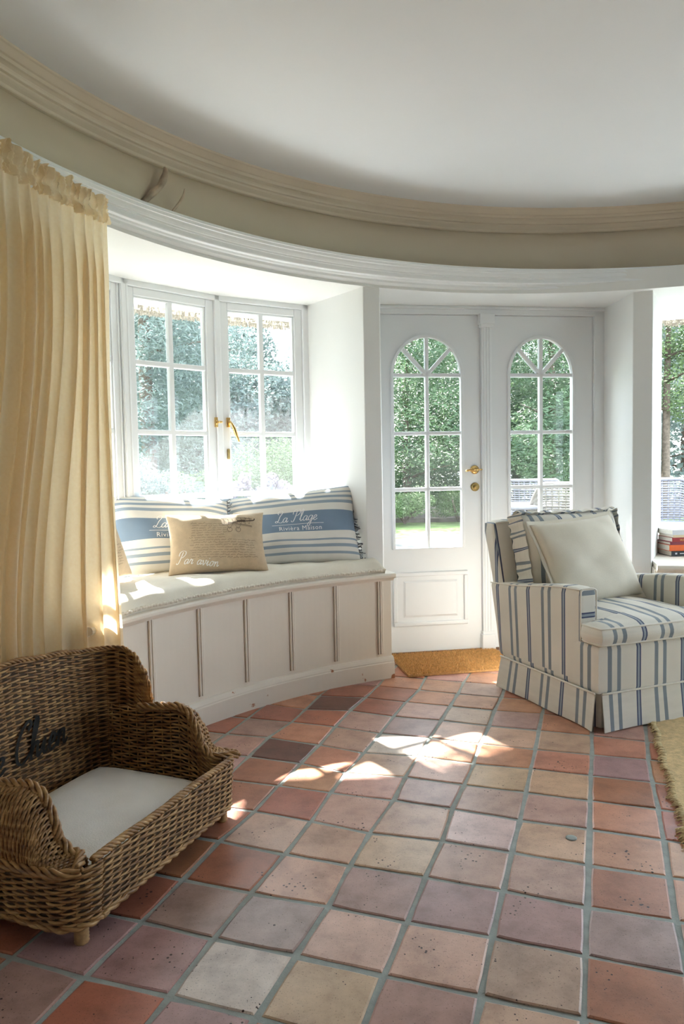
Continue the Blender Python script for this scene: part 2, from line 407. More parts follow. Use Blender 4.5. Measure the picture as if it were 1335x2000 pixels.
TONE = {-1: dict(zip(range(-5, 5), 'opotptptmp')), 0: dict(zip(range(-4, 5), 'omroormro')), -2: dict(zip(range(-6, 5), 'optotplpmtm')),
        -3: dict(zip(range(-7, 5), 'poptotpptmbt')), -4: dict(zip(range(-7, 6), 'oopmlttpptmlm')), -5: dict(zip(range(-7, 6), 'orrppoortrmmr')),
        -6: dict(zip(range(-6, 4), 'rdrodrrrrm')), 1: dict(zip(range(-4, 4), 'rorrooro'))}
TONE.setdefault(-7, {}).update({2: 'r', 3: 'm', 4: 'r', 5: 'm', 6: 'r'}); TONE[-6].update({3: 'r', 4: 'm', 5: 'm', 6: 'r'}); TONE[-5].update({4: 'm', 5: 'r', 6: 'm'}); TONE[-1][3] = 'p'; TONE[-1][4] = 't'; TONE[-1][2] = 'm'; TONE[-2][4] = 'm'; TONE[-2][2] = 'm'
def gpt(c, r):
    p = G0 + DC * c + DR * r
    d = OFF.get((c, r))
    if d is None:
        rs = random.Random(c * 131 + r * 17); d = (rs.uniform(-5, 5), rs.uniform(-5, 5))
    k = 0.8
    return p + Vector((d[0] * k / 1000, d[1] * k / 1000))
ROOM = (-1.6, 3.9, -4.3, 4.9)
mb = MB(); mb.box(ROOM[0], ROOM[1], ROOM[2], ROOM[3], -0.12, -0.0035)
floor = mb.build('floor', 'grout', smooth=False); tag(floor, kind='structure')
far_tiles = MB()
def tile_mesh(mb, c, r, rs):
    q = [gpt(c, r), gpt(c, r + 1), gpt(c + 1, r + 1), gpt(c + 1, r)]
    ce = sum(q, Vector((0, 0))) / 4
    gap = 0.0066 + rs.uniform(-0.0015, 0.002)
    ring_o = []; ring_i = []; ring_b = []
    tilt = (rs.uniform(-0.006, 0.006), rs.uniform(-0.006, 0.006)); h = rs.uniform(-0.0006, 0.0012)
    for k in range(4):
        a, b_ = q[k], q[(k + 1) % 4]
        for t in ((0.0, 0.33, 0.67)):
            p = a.lerp(b_, t)
            d = ce - p
            # inset along both edge normals
            e = (b_ - a).normalized(); nrm = Vector((-e.y, e.x))
            if nrm.dot(ce - a) < 0: nrm = -nrm
            g = gap + rs.uniform(-0.0012, 0.0012)
            if t == 0.0:
                a0 = q[k - 1]; e0 = (a - a0).normalized(); n0 = Vector((-e0.y, e0.x))
                if n0.dot(ce - a) < 0: n0 = -n0
                w = p + (nrm + n0) * (g + 0.0015)
                w2 = p + (nrm + n0) * (g + 0.0060)
            else:
                w = p + nrm * g; w2 = p + nrm * (g + 0.0042)
            zz = h + tilt[0] * (w.x - ce.x) + tilt[1] * (w.y - ce.y)
            ring_o.append((w.x, w.y, zz - 0.0022)); ring_i.append((w2.x, w2.y, zz)); ring_b.append((w.x, w.y, -0.012))
    n = 12
    v = ring_b + ring_o + ring_i; f = []
    for k in range(n):
        f.append((k, (k + 1) % n, n + (k + 1) % n, n + k)); f.append((n + k, n + (k + 1) % n, 2 * n + (k + 1) % n, 2 * n + k))
    f.append(tuple(2 * n + k for k in range(n)))
    mb.add(v, f)
    return ce
def inside(p):
    d = hypot(p.x - C0[0], p.y - C0[1]); th = math.degrees(atan2(p.x - C0[0], p.y - C0[1]))
    if p.y > 1.9:
        if -24 < th < 12.5: return d < 2.62 + 0.05
        return d < 2.3
    return -1.55 < p.x < 3.85 and p.y > -4.2
ntile = 0
for c in range(-16, 22):
    for r in range(-14, 36):
        rs = random.Random(c * 977 + r * 31 + 5)
        ce = G0 + DC * (c + .5) + DR * (r + .5)
        if not inside(ce): continue
        tone = TONE.get(c, {}).get(r)
        if tone is None: tone = rs.choice('oorrrpptm' if r < 3 else 'ptmorpm')
        g_ = sum(TINT[tone]) / 3; col = [lerp(x, g_, 0.05) * rs.uniform(0.92, 1.08) * 1.05 for x in TINT[tone]]
        if in_frame((ce.x, ce.y, 0)) and ntile < 300:
            t = MB(); tile_mesh(t, c, r, rs)
            o = t.build('floor_tile', 'terracotta', floor, smooth=False); o['tint'] = col; ntile += 1
        else: tile_mesh(far_tiles, c, r, rs)
o = far_tiles.build('floor_tile_field', 'terracotta', floor, smooth=False); o['tint'] = (0.42, 0.2, 0.12); o['kind'] = 'stuff'
# a filled hole: little round of mortar in one tile
o = MB().lathe([(0.0165, -0.002), (0.0165, 0.0022), (0.012, 0.003)], 14, Matrix.Translation((0.668, 2.13, 0))).build('mortar_plug', 'grout', floor)

# ceiling, frieze, cornice, ledge
CZ = 2.515
CB = (1.287, 1.662); CT = (1.29, 1.615); LT = (1.361, 1.493)
mb = MB(); mb.box(ROOM[0] - 0.3, ROOM[1] + 0.3, ROOM[2] - 0.3, 4.9, CZ, CZ + 0.12)
tag(mb.build('ceiling', 'paint_ceiling', smooth=False), kind='structure')
TH0, TH1 = -128, 112
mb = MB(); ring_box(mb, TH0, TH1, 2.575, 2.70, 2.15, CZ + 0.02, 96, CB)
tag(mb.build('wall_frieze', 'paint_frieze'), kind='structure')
def lerp2(a, b, t): return (lerp(a[0], b[0], t), lerp(a[1], b[1], t))
prof = []
for (t, off) in [(0.0, 0.04), (0.0, 0.0), (0.03, -0.004), (0.12, -0.006), (0.20, -0.016), (0.26, -0.022), (0.34, -0.023), (0.36, -0.034), (0.44, -0.036),
                 (0.5, -0.040), (0.56, -0.050), (0.58, -0.058), (0.70, -0.060), (0.72, -0.068), (0.80, -0.076), (0.90, -0.086), (0.93, -0.092), (1.0, -0.094), (1.0, 0.06)]:
    z = lerp(2.42, CZ, t); prof.append((z, lerp2(CB, CT, t), lerp(2.56, 2.484 + 0.094, t) + off))
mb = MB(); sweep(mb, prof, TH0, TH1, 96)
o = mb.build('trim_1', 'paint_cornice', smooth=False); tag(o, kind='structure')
prof = []
for (z, off) in [(2.052, 0.10), (2.05, 0.0), (2.054, -0.003), (2.060, -0.004), (2.066, -0.014), (2.076, -0.022), (2.086, -0.024), (2.090, -0.030), (2.096, -0.034), (2.099, -0.048),
                 (2.103, -0.050), (2.118, -0.052), (2.119, -0.055), (2.126, -0.056), (2.127, -0.059), (2.136, -0.063), (2.146, -0.066), (2.148, -0.070), (2.158, -0.073), (2.160, -0.076), (2.170, -0.076), (2.172, -0.07), (2.172, 0.27)]:
    t = (z - 2.05) / 0.12; t = min(1, t)
    prof.append((z, lerp2(C0, LT, t), lerp(2.268, 2.547 + 0.076, t) + off))
mb = MB(); sweep(mb, prof, TH0, TH1, 110)
o = mb.build('trim_2', 'paint_white', smooth=False); tag(o, kind='structure')
# recess ceiling slab behind the ledge
mb = MB(); ring_box(mb, TH0, TH1, 2.255, 3.25, 2.05, 2.16, 90)
tag(mb.build('ceiling_alcove', 'paint_wall', smooth=False), kind='structure')
# roof slab keeps daylight out above the alcoves
mb = MB(); ring_box(mb, TH0, TH1, 2.66, 3.3, 2.14, 2.45, 60)
tag(mb.build('wall_over_alcove', 'paint_wall', smooth=False), kind='structure')

# piers between bays
mb = MB(); mb.prism([(0.129, 3.847), (0.215, 3.875), (0.236, 4.20), (0.236, 4.52), (-0.30, 4.52), (-0.20, 4.289)], 0, 2.06)
tag(mb.build('wall_pier_left', 'paint_wall', smooth=False, bevel=0.004), kind='structure')
mb = MB(); mb.prism([(1.619, 4.084), (1.712, 4.045), (1.95, 4.50), (2.02, 4.64), (1.602, 4.72), (1.604, 4.498)], 0, 2.06)
tag(mb.build('wall_pier_right', 'paint_wall', smooth=False, bevel=0.004), kind='structure')
mb = MB(); ring_box(mb, -128, -69, 2.36, 2.95, 0, 2.06, 40)
tag(mb.build('wall_left', 'paint_wall', smooth=False), kind='structure')
mb = MB(); ring_box(mb, 60, 64, 2.30, 2.95, 0, 2.06, 4); ring_box(mb, 64, 115, 2.62, 2.95, 0, 0.52, 16); ring_box(mb, 115, 122, 2.30, 2.95, 0, 2.06, 8)
tag(mb.build('wall_right', 'paint_wall', smooth=False), kind='structure')
# unseen rear room behind the viewer, added with dark walls to weaken fill
mb = MB()
mb.box(-1.75, -1.55, -4.4, 0.6, 0, CZ)
tag(mb.build('wall_rear_left', 'rear_dark_wall', smooth=False), kind='structure')
mb = MB()
mb.box(3.3, 3.8, -4.4, 0.62, 0, CZ)
tag(mb.build('wall_rear_right', 'rear_dark_wall', smooth=False), kind='structure')
mb = MB()
mb.box(-1.75, 3.8, -4.4, -4.2, 0, CZ)
tag(mb.build('wall_back', 'rear_dark_wall', smooth=False), kind='structure')

# ------------------------------------------------------------------ windows
def plane_fn(A, B):
    """maps (s along, d outward, z) into the room"""
    ax, ay = A; dx, dy = B[0] - A[0], B[1] - A[1]; l = hypot(dx, dy); dx /= l; dy /= l
    nx, ny = -dy, dx
    return (lambda s, d, z: (ax + dx * s + nx * d, ay + dy * s + ny * d, z)), l
Z_G = [0.665, 0.985, 1.315, 1.660, 1.983]
def bar(mb, P, s0, s1, z0, z1, d0, d1): mb.box(s0, s1, d0, d1, z0, z1, P)
def make_sash(root, A, B, g0, g1, glassmat, handle=None):
    P, l = plane_fn(A, B)
    mb = MB()
    lo, hi = Z_G[0], Z_G[-1]
    # frame with a stepped inner bead
    st0 = max(0.002, g0 - 0.048); st1 = min(l - 0.002, g1 + 0.048)
    for (a, b_, z0, z1) in [(st0, g0, lo - 0.06, hi + 0.04), (g1, st1, lo - 0.06, hi + 0.04), (g0, g1, hi, hi + 0.04), (g0, g1, lo - 0.06, lo)]:
        bar(mb, P, a, b_, z0, z1, 0.004, 0.05)
    e = 0.010
    for (a, b_, z0, z1) in [(g0, g0 + e, lo, hi), (g1 - e, g1, lo, hi), (g0, g1, hi - e, hi), (g0, g1, lo, lo + e)]:
        bar(mb, P, a, b_, z0, z1, 0.014, 0.045)
    sash = mb.build('sash', 'paint_white', root, smooth=False, bevel=0.004)
    mid = (g0 + g1) / 2
    mt = MB(); bar(mt, P, mid - 0.013, mid + 0.013, lo, hi, 0.012, 0.045); mt.build('muntin', 'paint_white', sash, smooth=False, bevel=0.005)
    for z in Z_G[1:-1]:
        mt = MB(); bar(mt, P, g0, g1, z - 0.013, z + 0.013, 0.0125, 0.0445); mt.build('muntin', 'paint_white', sash, smooth=False, bevel=0.005)
    for k in range(4):
        for (a, b_) in ((g0, mid), (mid, g1)):
            pm = MB(); pm.add([P(a, 0.034, Z_G[k]), P(b_, 0.034, Z_G[k]), P(b_, 0.034, Z_G[k + 1]), P(a, 0.034, Z_G[k + 1])], [(0, 1, 2, 3)])
            pm.build('pane', glassmat, sash, smooth=False)
    return P, l, sash
def frame_strip(mb, P, s0, s1, z0, z1):
    """moulded post or rail: flat with two beads"""
    bar(mb, P, s0, s1, z0, z1, 0.0, 0.07)
W = [(-1.315, 3.174), (-1.026, 3.619), (-0.644, 3.989), (-0.182, 4.264)]
win1 = empty('window_1', (-0.7, 3.95, 0.6), kind='structure')
win1.location = (0, 0, 0)
P0, l0, s0_ = make_sash(win1, W[0], W[1], 0.06, 0.44, 'pane_hazy')
P1, l1, s1_ = make_sash(win1, W[1], W[2], 0.036, 0.455, 'pane_hazy')
P2, l2, s2_ = make_sash(win1, W[2], W[3], 0.052, 0.458, 'pane_hazy')
mb = MB()
for P, l, a, b_ in ((P0, l0, -0.12, 0.012), (P0, l0, 0.488, 0.53), (P1, l1, -0.012, -0.004), (P1, l1, 0.503, l1 + 0.002), (P2, l2, -0.002, 0.004), (P2, l2, 0.506, l2 + 0.03)):
    bar(mb, P, a, b_, 0.56, 2.052, -0.012, 0.07)
for P, l in ((P0, l0), (P1, l1), (P2, l2)):
    bar(mb, P, -0.01, l + 0.01, 2.023, 2.052, -0.012, 0.07)
    bar(mb, P, -0.01, l + 0.01, 0.50, 0.605, -0.03, 0.07)
# fluted cover strip between first and second casement, and the meeting post
for s in (-0.06, -0.045, -0.028, -0.012): bar(mb, P1, s, s + 0.006, 0.6, 2.03, -0.018, 0.0)
mb.build('frame', 'paint_white', win1, smooth=False, bevel=0.003)
pm = MB(); bar(pm, P2, -0.028, 0.010, 0.6, 2.03, -0.010, 0.012); pm.build('meeting_post', 'paint_white', win1, smooth=False, bevel=0.006)
def handle_parts(P, sash, s, z, lever):
    mb = MB()
    bar(mb, P, s - 0.009, s + 0.009, z - 0.026, z + 0.026, -0.010, -0.003 + 0.008)
    mb.tube([P(s, -0.004, z), P(s, -0.035, z)], 0.0065, 10)
    if lever:
        pts = [P(s, -0.032, z), P(s + 0.006, -0.036, z - 0.008), P(s + 0.018, -0.040, z - 0.035), P(s + 0.032, -0.040, z - 0.075), P(s + 0.044, -0.038, z - 0.105)]
        mb.tube(pts, lambda t: 0.006 + 0.004 * sin(pi * min(1, t * 1.1)) * (t > 0.25), 10)
    else:
        mb.tube([P(s, -0.030, z), P(s + 0.014, -0.034, z)], 0.006, 8)
    return mb.build('handle', 'brass', sash, bevel=0.001)
handle_parts(P1, s1_, 0.500, 1.376, False)
handle_parts(P2, s2_, 0.040, 1.376, True)
mb = MB(); bar(mb, P2, 0.030, 0.046, 1.178, 1.232, -0.003, 0.006); mb.build('lock_plate', 'brass_dark', s2_, smooth=False, bevel=0.003)
# wall under the left windows
mb = MB()
for P, l in ((P0, l0), (P1, l1), (P2, l2)): mb.box(-0.04, l + 0.04, 0.0, 0.30, 0, 0.52, P)
mb.box(-0.35, -0.1, -0.02, 0.30, 0, 2.06, P0)
tag(mb.build('wall_sill_left', 'paint_wall', smooth=False), kind='structure')

# right window bay
RW = [ring(24.0, 2.80), ring(34.5, 2.82), ring(45.5, 2.82), ring(57, 2.82)]
win2 = empty('window_2', kind='structure')
mb = MB(); mw = MB()
for k in range(3):
    PP, ll, ss = make_sash(win2, RW[k], RW[k + 1], 0.055, 0.475, 'pane_hazy')
    bar(mb, PP, -0.02, 0.006, 0.56, 2.052, -0.012, 0.07); bar(mb, PP, 0.524, ll + 0.005, 0.56, 2.052, -0.012, 0.07)
    bar(mb, PP, -0.01, ll + 0.01, 2.023, 2.052, -0.012, 0.07); bar(mb, PP, -0.01, ll + 0.01, 0.50, 0.605, -0.03, 0.07)
    mw.box(-0.04, ll + 0.04, 0.0, 0.30, 0, 0.52, PP)
mb.build('frame', 'paint_white', win2, smooth=False, bevel=0.003)
ring_box(mw, 56, 64, 2.36, 2.95, 0, 2.06, 6)
tag(mw.build('wall_sill_right', 'paint_wall', smooth=False), kind='structure')

RW3 = [ring(t_, 2.80) for t_ in (64, 76.5, 89, 101.5, 114)]  # unseen window bay added on the right to let in fill light
fill_win = empty('fill_window', kind='structure'); mb = MB()
for k in range(4):
    PP, ll, ss = make_sash(fill_win, RW3[k], RW3[k + 1], 0.055, 0.53, 'pane_clear')
    bar(mb, PP, -0.02, 0.006, 0.56, 2.052, -0.012, 0.07); bar(mb, PP, 0.578, ll + 0.005, 0.56, 2.052, -0.012, 0.07)
    bar(mb, PP, -0.01, ll + 0.01, 2.023, 2.052, -0.012, 0.07); bar(mb, PP, -0.01, ll + 0.01, 0.50, 0.605, -0.03, 0.07)
mb.build('frame', 'paint_white', fill_win, smooth=False)

# ------------------------------------------------------------------ double door
DA = (0.284, 4.306); DB = (DA[0] + 0.989 * 1.0, DA[1] + 0.148 * 1.0)
PD, _ = plane_fn(DA, DB)
door = empty('door_1', kind='structure')
ZD = [0.632, 0.982, 1.312, 1.652]; ARCH_TOP = 1.878; LEAF_TOP = 2.0
def make_leaf(sl, sr, g0, g1, p0, p1):
    mb = MB(); th0, th1 = 0.0, 0.045
    bar(mb, PD, sl, g0, 0.012, LEAF_TOP, th0, th1); bar(mb, PD, g1, sr, 0.012, LEAF_TOP, th0, th1)
    bar(mb, PD, g0, g1, 0.012, ZD[0], th0, th1)
    cx = (g0 + g1) / 2; rx = (g1 - g0) / 2; rz = ARCH_TOP - ZD[3]
    N = 24
    arc = [(cx - rx * cos(pi * k / N), ZD[3] + rz * sin(pi * k / N)) for k in range(N + 1)]
    for (a, za), (b_, zb) in zip(arc, arc[1:]):
        v = [PD(a, th0, za), PD(b_, th0, zb), PD(b_, th0, LEAF_TOP), PD(a, th0, LEAF_TOP), PD(a, th1, za), PD(b_, th1, zb), PD(b_, th1, LEAF_TOP), PD(a, th1, LEAF_TOP)]
        mb.add(v, [(0, 1, 2, 3), (7, 6, 5, 4), (0, 4, 5, 1), (3, 2, 6, 7)])
    leaf = mb.build('leaf', 'paint_white', door, smooth=False)
    # moulding round the glass
    gm = MB(); path = [(g0, ZD[0])] + arc + [(g1, ZD[0])]
    def sw(path, w, d0, d1, closed):
        # flat-bar sweep in the door plane
        n = len(path); m_ = MB()
        L_ = []; R_ = []
        for i, (s, z) in enumerate(path):
            if closed: s0, z0 = path[i - 1]; s1, z1 = path[(i + 1) % n]
            else: s0, z0 = path[max(i - 1, 0)]; s1, z1 = path[min(i + 1, n - 1)]
            tx, tz = s1 - s0, z1 - z0; l = hypot(tx, tz); nx, nz = -tz / l, tx / l
            L_.append((s + nx * w / 2, z + nz * w / 2)); R_.append((s - nx * w / 2, z - nz * w / 2))
        for i in range(n if closed else n - 1):
            j = (i + 1) % n
            a, b_, c, d = L_[i], L_[j], R_[j], R_[i]
            m_.add([PD(a[0], d0, a[1]), PD(b_[0], d0, b_[1]), PD(c[0], d0, c[1]), PD(d[0], d0, d[1]), PD(a[0], d1, a[1]), PD(b_[0], d1, b_[1]), PD(c[0], d1, c[1]), PD(d[0], d1, d[1])],
                   [(0, 1, 2, 3), (7, 6, 5, 4), (0, 4, 5, 1), (2, 6, 7, 3)])
        return m_
    sw(path, 0.018, -0.012, 0.020, True).build('glazing_bead', 'paint_white', leaf, smooth=False, bevel=0.003)
    # muntins
    def mun(s0, z0, s1, z1, w=0.022):
        l = hypot(s1 - s0, z1 - z0); nx, nz = -(z1 - z0) / l * w / 2, (s1 - s0) / l * w / 2
        q = [(s0 + nx, z0 + nz), (s1 + nx, z1 + nz), (s1 - nx, z1 - nz), (s0 - nx, z0 - nz)]
        m_ = MB(); m_.add([PD(a, -0.004, z) for a, z in q] + [PD(a, 0.030, z) for a, z in q], [(0, 1, 2, 3), (7, 6, 5, 4), (0, 4, 5, 1), (1, 5, 6, 2), (2, 6, 7, 3), (3, 7, 4, 0)])
        m_.build('muntin', 'paint_white', leaf, smooth=False, bevel=0.005)
    mun(cx, ZD[0], cx, ARCH_TOP)
    for z in ZD[1:]: mun(g0, z, g1, z)
    for sg in (-1, 1): mun(cx, ZD[3], cx + sg * rx * cos(radians(45)), ZD[3] + rz * sin(radians(45)))
    # panes
    for k in range(3):
        for a, b_ in ((g0, cx), (cx, g1)):
            MB().add([PD(a, 0.016, ZD[k]), PD(b_, 0.016, ZD[k]), PD(b_, 0.016, ZD[k + 1]), PD(a, 0.016, ZD[k + 1])], [(0, 1, 2, 3)]).build('pane', 'pane_clear', leaf, smooth=False)
    for q in range(4):
        pts = [(cx, ZD[3])] + [(cx - rx * cos(pi * t / 24), ZD[3] + rz * sin(pi * t / 24)) for t in range(q * 6, q * 6 + 7)]
        MB().add([PD(a, 0.016, z) for a, z in pts], [tuple(range(len(pts)))]).build('pane', 'pane_clear', leaf, smooth=False)
    # lower panel
    rect = lambda a, b_, z0, z1: [(a, z0), (b_, z0), (b_, z1), (a, z1)]
    def frame_rect(a, b_, z0, z1, w, dd):
        m_ = MB(); bar(m_, PD, a, b_, z1 - w, z1, -dd, 0.002); bar(m_, PD, a, b_, z0, z0 + w, -dd, 0.002)
        bar(m_, PD, a, a + w, z0 + w, z1 - w, -dd, 0.002); bar(m_, PD, b_ - w, b_, z0 + w, z1 - w, -dd, 0.002); return m_
    frame_rect(p0, p1, 0.167, 0.492, 0.026, 0.012).build('panel_moulding', 'paint_white', leaf, smooth=False, bevel=0.006)
    m_ = MB(); a, b_, z0, z1 = p0 + 0.075, p1 - 0.075, 0.232, 0.428
    v = [PD(s, -0.0005, z) for s, z in rect(a - .012, b_ + .012, z0 - .012, z1 + .012)] + [PD(s, -0.006, z) for s, z in rect(a, b_, z0, z1)]
    m_.add(v, [(4, 5, 6, 7)] + [(k, (k + 1) % 4, 4 + (k + 1) % 4, 4 + k) for k in range(4)]); m_.build('raised_panel', 'paint_white', leaf, smooth=False)
    return leaf
leafL = make_leaf(-0.045, 0.556, 0.020, 0.442, 0.010, 0.470)
leafR = make_leaf(0.622, 1.266, 0.732, 1.142, 0.715, 1.165)
mb = MB()
bar(mb, PD, -0.06, -0.047, 0, 2.05, -0.015, 0.06); bar(mb, PD, 1.268, 1.345, 0, 2.05, -0.018, 0.06)
bar(mb, PD, -0.06, 1.345, 2.002, 2.035, -0.018, 0.06); bar(mb, PD, -0.06, 1.345, 2.033, 2.05, -0.028, 0.06)
mb.build('frame', 'paint_white', door, smooth=False, bevel=0.004)
mb = MB(); bar(mb, PD, 0.558, 0.620, 0.09, 1.935, -0.022, 0.03)
for s in (0.568, 0.586, 0.604): bar(mb, PD, s, s + 0.007, 0.09, 1.93, -0.026, -0.02)
post = mb.build('centre_post', 'paint_white', door, smooth=False, bevel=0.003)
mb = MB(); bar(mb, PD, 0.542, 0.634, 1.945, 2.006, -0.045, 0.02); bar(mb, PD, 0.55, 0.627, 1.928, 1.947, -0.036, 0.02); mb.build('capital', 'paint_white', post, smooth=False, bevel=0.004)
mb = MB(); bar(mb, PD, 0.548, 0.630, 0.0, 0.10, -0.040, 0.02); bar(mb, PD, 0.552, 0.626, 0.10, 0.118, -0.032, 0.02); mb.build('post_base', 'paint_white', post, smooth=False, bevel=0.003)
mb = MB(); bar(mb, PD, -0.06, 1.345, 0.0, 0.012, -0.02, 0.10); mb.build('threshold', 'reed_dark', door, smooth=False)
# brass lever and key plate
def disc(P, s, z, prof, n=20):
    mb = MB(); v = []; f = []
    for (r, d) in prof:
        for k in range(n): v.append(P(s + r * cos(2 * pi * k / n), d, z + r * sin(2 * pi * k / n)))
    for j in range(len(prof) - 1):
        for k in range(n): f.append((j * n + k, j * n + (k + 1) % n, (j + 1) * n + (k + 1) % n, (j + 1) * n + k))
    f.append(tuple((len(prof) - 1) * n + k for k in range(n)))
    return mb.add(v, f)
mb = disc(PD, 0.517, 1.093, [(0.026, 0.0), (0.026, -0.006), (0.018, -0.010), (0.012, -0.012), (0.010, -0.035), (0.013, -0.040), (0.008, -0.046)])
mb.tube([PD(0.517, -0.042, 1.093), PD(0.495, -0.045, 1.092), PD(0.47, -0.046, 1.090), PD(0.448, -0.044, 1.087)], lambda t: 0.0095 - 0.0045 * t, 10)
mb.tube([PD(0.517, -0.040, 1.093), PD(0.552, -0.038, 1.093)], 0.004, 8)
mb.build('door_handle', 'brass', leafL)
mb = disc(PD, 0.519, 0.990, [(0.026, 0.0), (0.026, -0.005), (0.022, -0.008), (0.019, -0.006), (0.012, -0.006), (0.010, -0.011)])
mb.build('key_plate', 'brass_dark', leafL)

# ------------------------------------------------------------------ window seats
def window_seat(th_a, th_b, strips, label, reverse_end):
    root = empty('window_seat', (*ring((th_a + th_b) / 2, 2.3), 0), 0, label, 'bench', 'built-in window seats')
    off = Vector(root.location)
    def fin(mb, name, mat, **k):
        mb.xf(lambda p: p - off); return mb.build(name, mat, root, **k)
    n = 40
    mb = MB(); ring_box(mb, th_a, th_b, 2.245, 2.70, 0.0, 0.535, n); fin(mb, 'carcass', 'paint_cream', smooth=False)
    edges = [th_a] + strips + [th_b]
    for a, b_ in zip(edges, edges[1:]):
        if abs(b_ - a) < 0.9: continue
        mb = MB(); ring_box(mb, a, b_, 2.224, 2.25, 0.10, 0.53, 8); fin(mb, 'front_panel', 'paint_cream', smooth=False)
    dth = math.degrees(0.0105 / 2.215)
    for t in strips:
        mb = MB()
        for k in (-1, 0, 1):
            ring_box(mb, t + (k - 0.42) * dth, t + (k + 0.42) * dth, 2.210 if k == 0 else 2.2135, 2.23, 0.132, 0.523, 2)
        st = fin(mb, 'reeded_strip', 'paint_cream', smooth=False, bevel=0.0025)
        mb = MB(); ring_box(mb, t - 1.5 * dth, t + 1.5 * dth, 2.2225, 2.232, 0.13, 0.525, 2)
        mb.xf(lambda p: p - off); mb.build('groove', 'reed_dark', st, smooth=False)
    prof = [(2.23, 0.518), (2.212, 0.520), (2.206, 0.528), (2.200, 0.533), (2.188, 0.536), (2.182, 0.543), (2.181, 0.553), (2.186, 0.561), (2.195, 0.564), (2.74, 0.564), (2.74, 0.53), (2.23, 0.53)]
    mb = MB(); v = []; f = []; m_ = len(prof)
    for i in range(n + 1):
        th = lerp(th_a + 0.25, th_b, i / n)
        for r, z in prof: x, y = ring(th, r); v.append((x, y, z))
    for i in range(n):
        for k in range(m_): f.append((i * m_ + k, i * m_ + (k + 1) % m_, (i + 1) * m_ + (k + 1) % m_, (i + 1) * m_ + k))
    f.append(tuple(range(m_))[::-1]); f.append(tuple(n * m_ + k for k in range(m_)))
    mb.add(v, f); fin(mb, 'seat_board', 'paint_cream', smooth=False)
    prof = [(2.25, 0.0), (2.200, 0.0), (2.200, 0.084), (2.203, 0.088), (2.203, 0.094), (2.208, 0.104), (2.214, 0.112), (2.224, 0.116), (2.25, 0.116)]
    mb = MB(); v = []; f = []; m_ = len(prof)
    for i in range(n + 1):
        th = lerp(th_a + 0.12, th_b, i / n)
        for r, z in prof: x, y = ring(th, r); v.append((x, y, z))
    for i in range(n):
        for k in range(m_ - 1): f.append((i * m_ + k, i * m_ + k + 1, (i + 1) * m_ + k + 1, (i + 1) * m_ + k))
    f.append(tuple(range(m_))[::-1]); f.append(tuple(n * m_ + k for k in range(m_)))
    mb.add(v, f); fin(mb, 'plinth', 'paint_plinth', smooth=False)
    return root
window_seat(-23.45, -69.0, [-25.15, -31.9, -38.75, -45.6, -52.6, -59.7, -66.4], 'cream panelled window seat with reeded strips under the striped cushions', False)
window_seat(14.6, 60, [16, 23, 30, 37, 44, 51], 'cream window seat behind the armchair with books stacked on it', False)

# ------------------------------------------------------------------ soft goods helpers
def pillow_fn(Wd, Ht, Tk, sag=0.05, seed=0, twist=0.0):
    rs = random.Random(seed); ph = [rs.uniform(0, 6.28) for _ in range(6)]
    def S(u, v, side=-1, off=0.0):
        """u,v in -1..1 ; side -1 front, +1 back ; local x width, y thick, z height from 0"""
        a = max(0.0, (1 - abs(u) ** 2.6)) * max(0.0, (1 - abs(v) ** 2.6))
        t = a ** 0.42 * Tk / 2
        x = u * Wd / 2 * (1 - sag * (1 - v * v) * abs(u) ** 2)
        z = v * Ht / 2 * (1 - sag * 1.3 * (1 - u * u) * abs(v) ** 2)
        w = 0.006 * sin(5 * u + ph[0]) * sin(4 * v + ph[1]) + 0.0015 * sin(9 * u + 5 * v + ph[2]) + 0.0015 * sin(9 * v - 6 * u + ph[3])
        w *= min(1, a * 3)
        return Vector((x, side * (t + off) + side * w - twist * u * (z + Ht / 2), z + Ht / 2))
    return S
def pillow_mesh(S, n=36):
    mb = MB()
    def ed(t):
        t = 2 * t - 1; return math.copysign(1 - (1 - abs(t)) ** 1.5, t)
    for side in (-1, 1):
        mb.grid(lambda a, b_: S(ed(a), ed(b_), side), n, n, uvf=lambda a, b_: ((ed(a) + 1) / 2, (ed(b_) + 1) / 2), flip=(side > 0))
    return mb
def ribbon(mb, pts, w, S, off=0.0012, closed=False, taper=True):
    """pts in pillow parameter-space metres mapping S2(x,z) -> 3D ; flat stroke"""
    n = len(pts)
    Lp = []; Rp = []
    for i, (x, z) in enumerate(pts):
        x0, z0 = pts[max(i - 1, 0)]; x1, z1 = pts[min(i + 1, n - 1)]
        tx, tz = x1 - x0, z1 - z0; l = hypot(tx, tz) or 1e-6
        ww = w * (0.55 + 0.45 * abs(tz / l)) if taper else w
        Lp.append((x - tz / l * ww / 2, z + tx / l * ww / 2)); Rp.append((x + tz / l * ww / 2, z - tx / l * ww / 2))
    v = [S(*p) for p in Lp] + [S(*p) for p in Rp]
    mb.add(v, [(i, i + 1, n + i + 1, n + i) for i in range(n - 1)])
def catmull(p, sub=6):
    out = []
    for i in range(len(p) - 1):
        p0 = p[max(i - 1, 0)]; p1 = p[i]; p2 = p[i + 1]; p3 = p[min(i + 2, len(p) - 1)]
        for k in range(sub):
            t = k / sub
            out.append(tuple(0.5 * (2 * p1[j] + (p2[j] - p0[j]) * t + (2 * p0[j] - 5 * p1[j] + 4 * p2[j] - p3[j]) * t * t + (3 * p1[j] - p0[j] - 3 * p2[j] + p3[j]) * t ** 3) for j in (0, 1)))
    out.append(p[-1]); return out
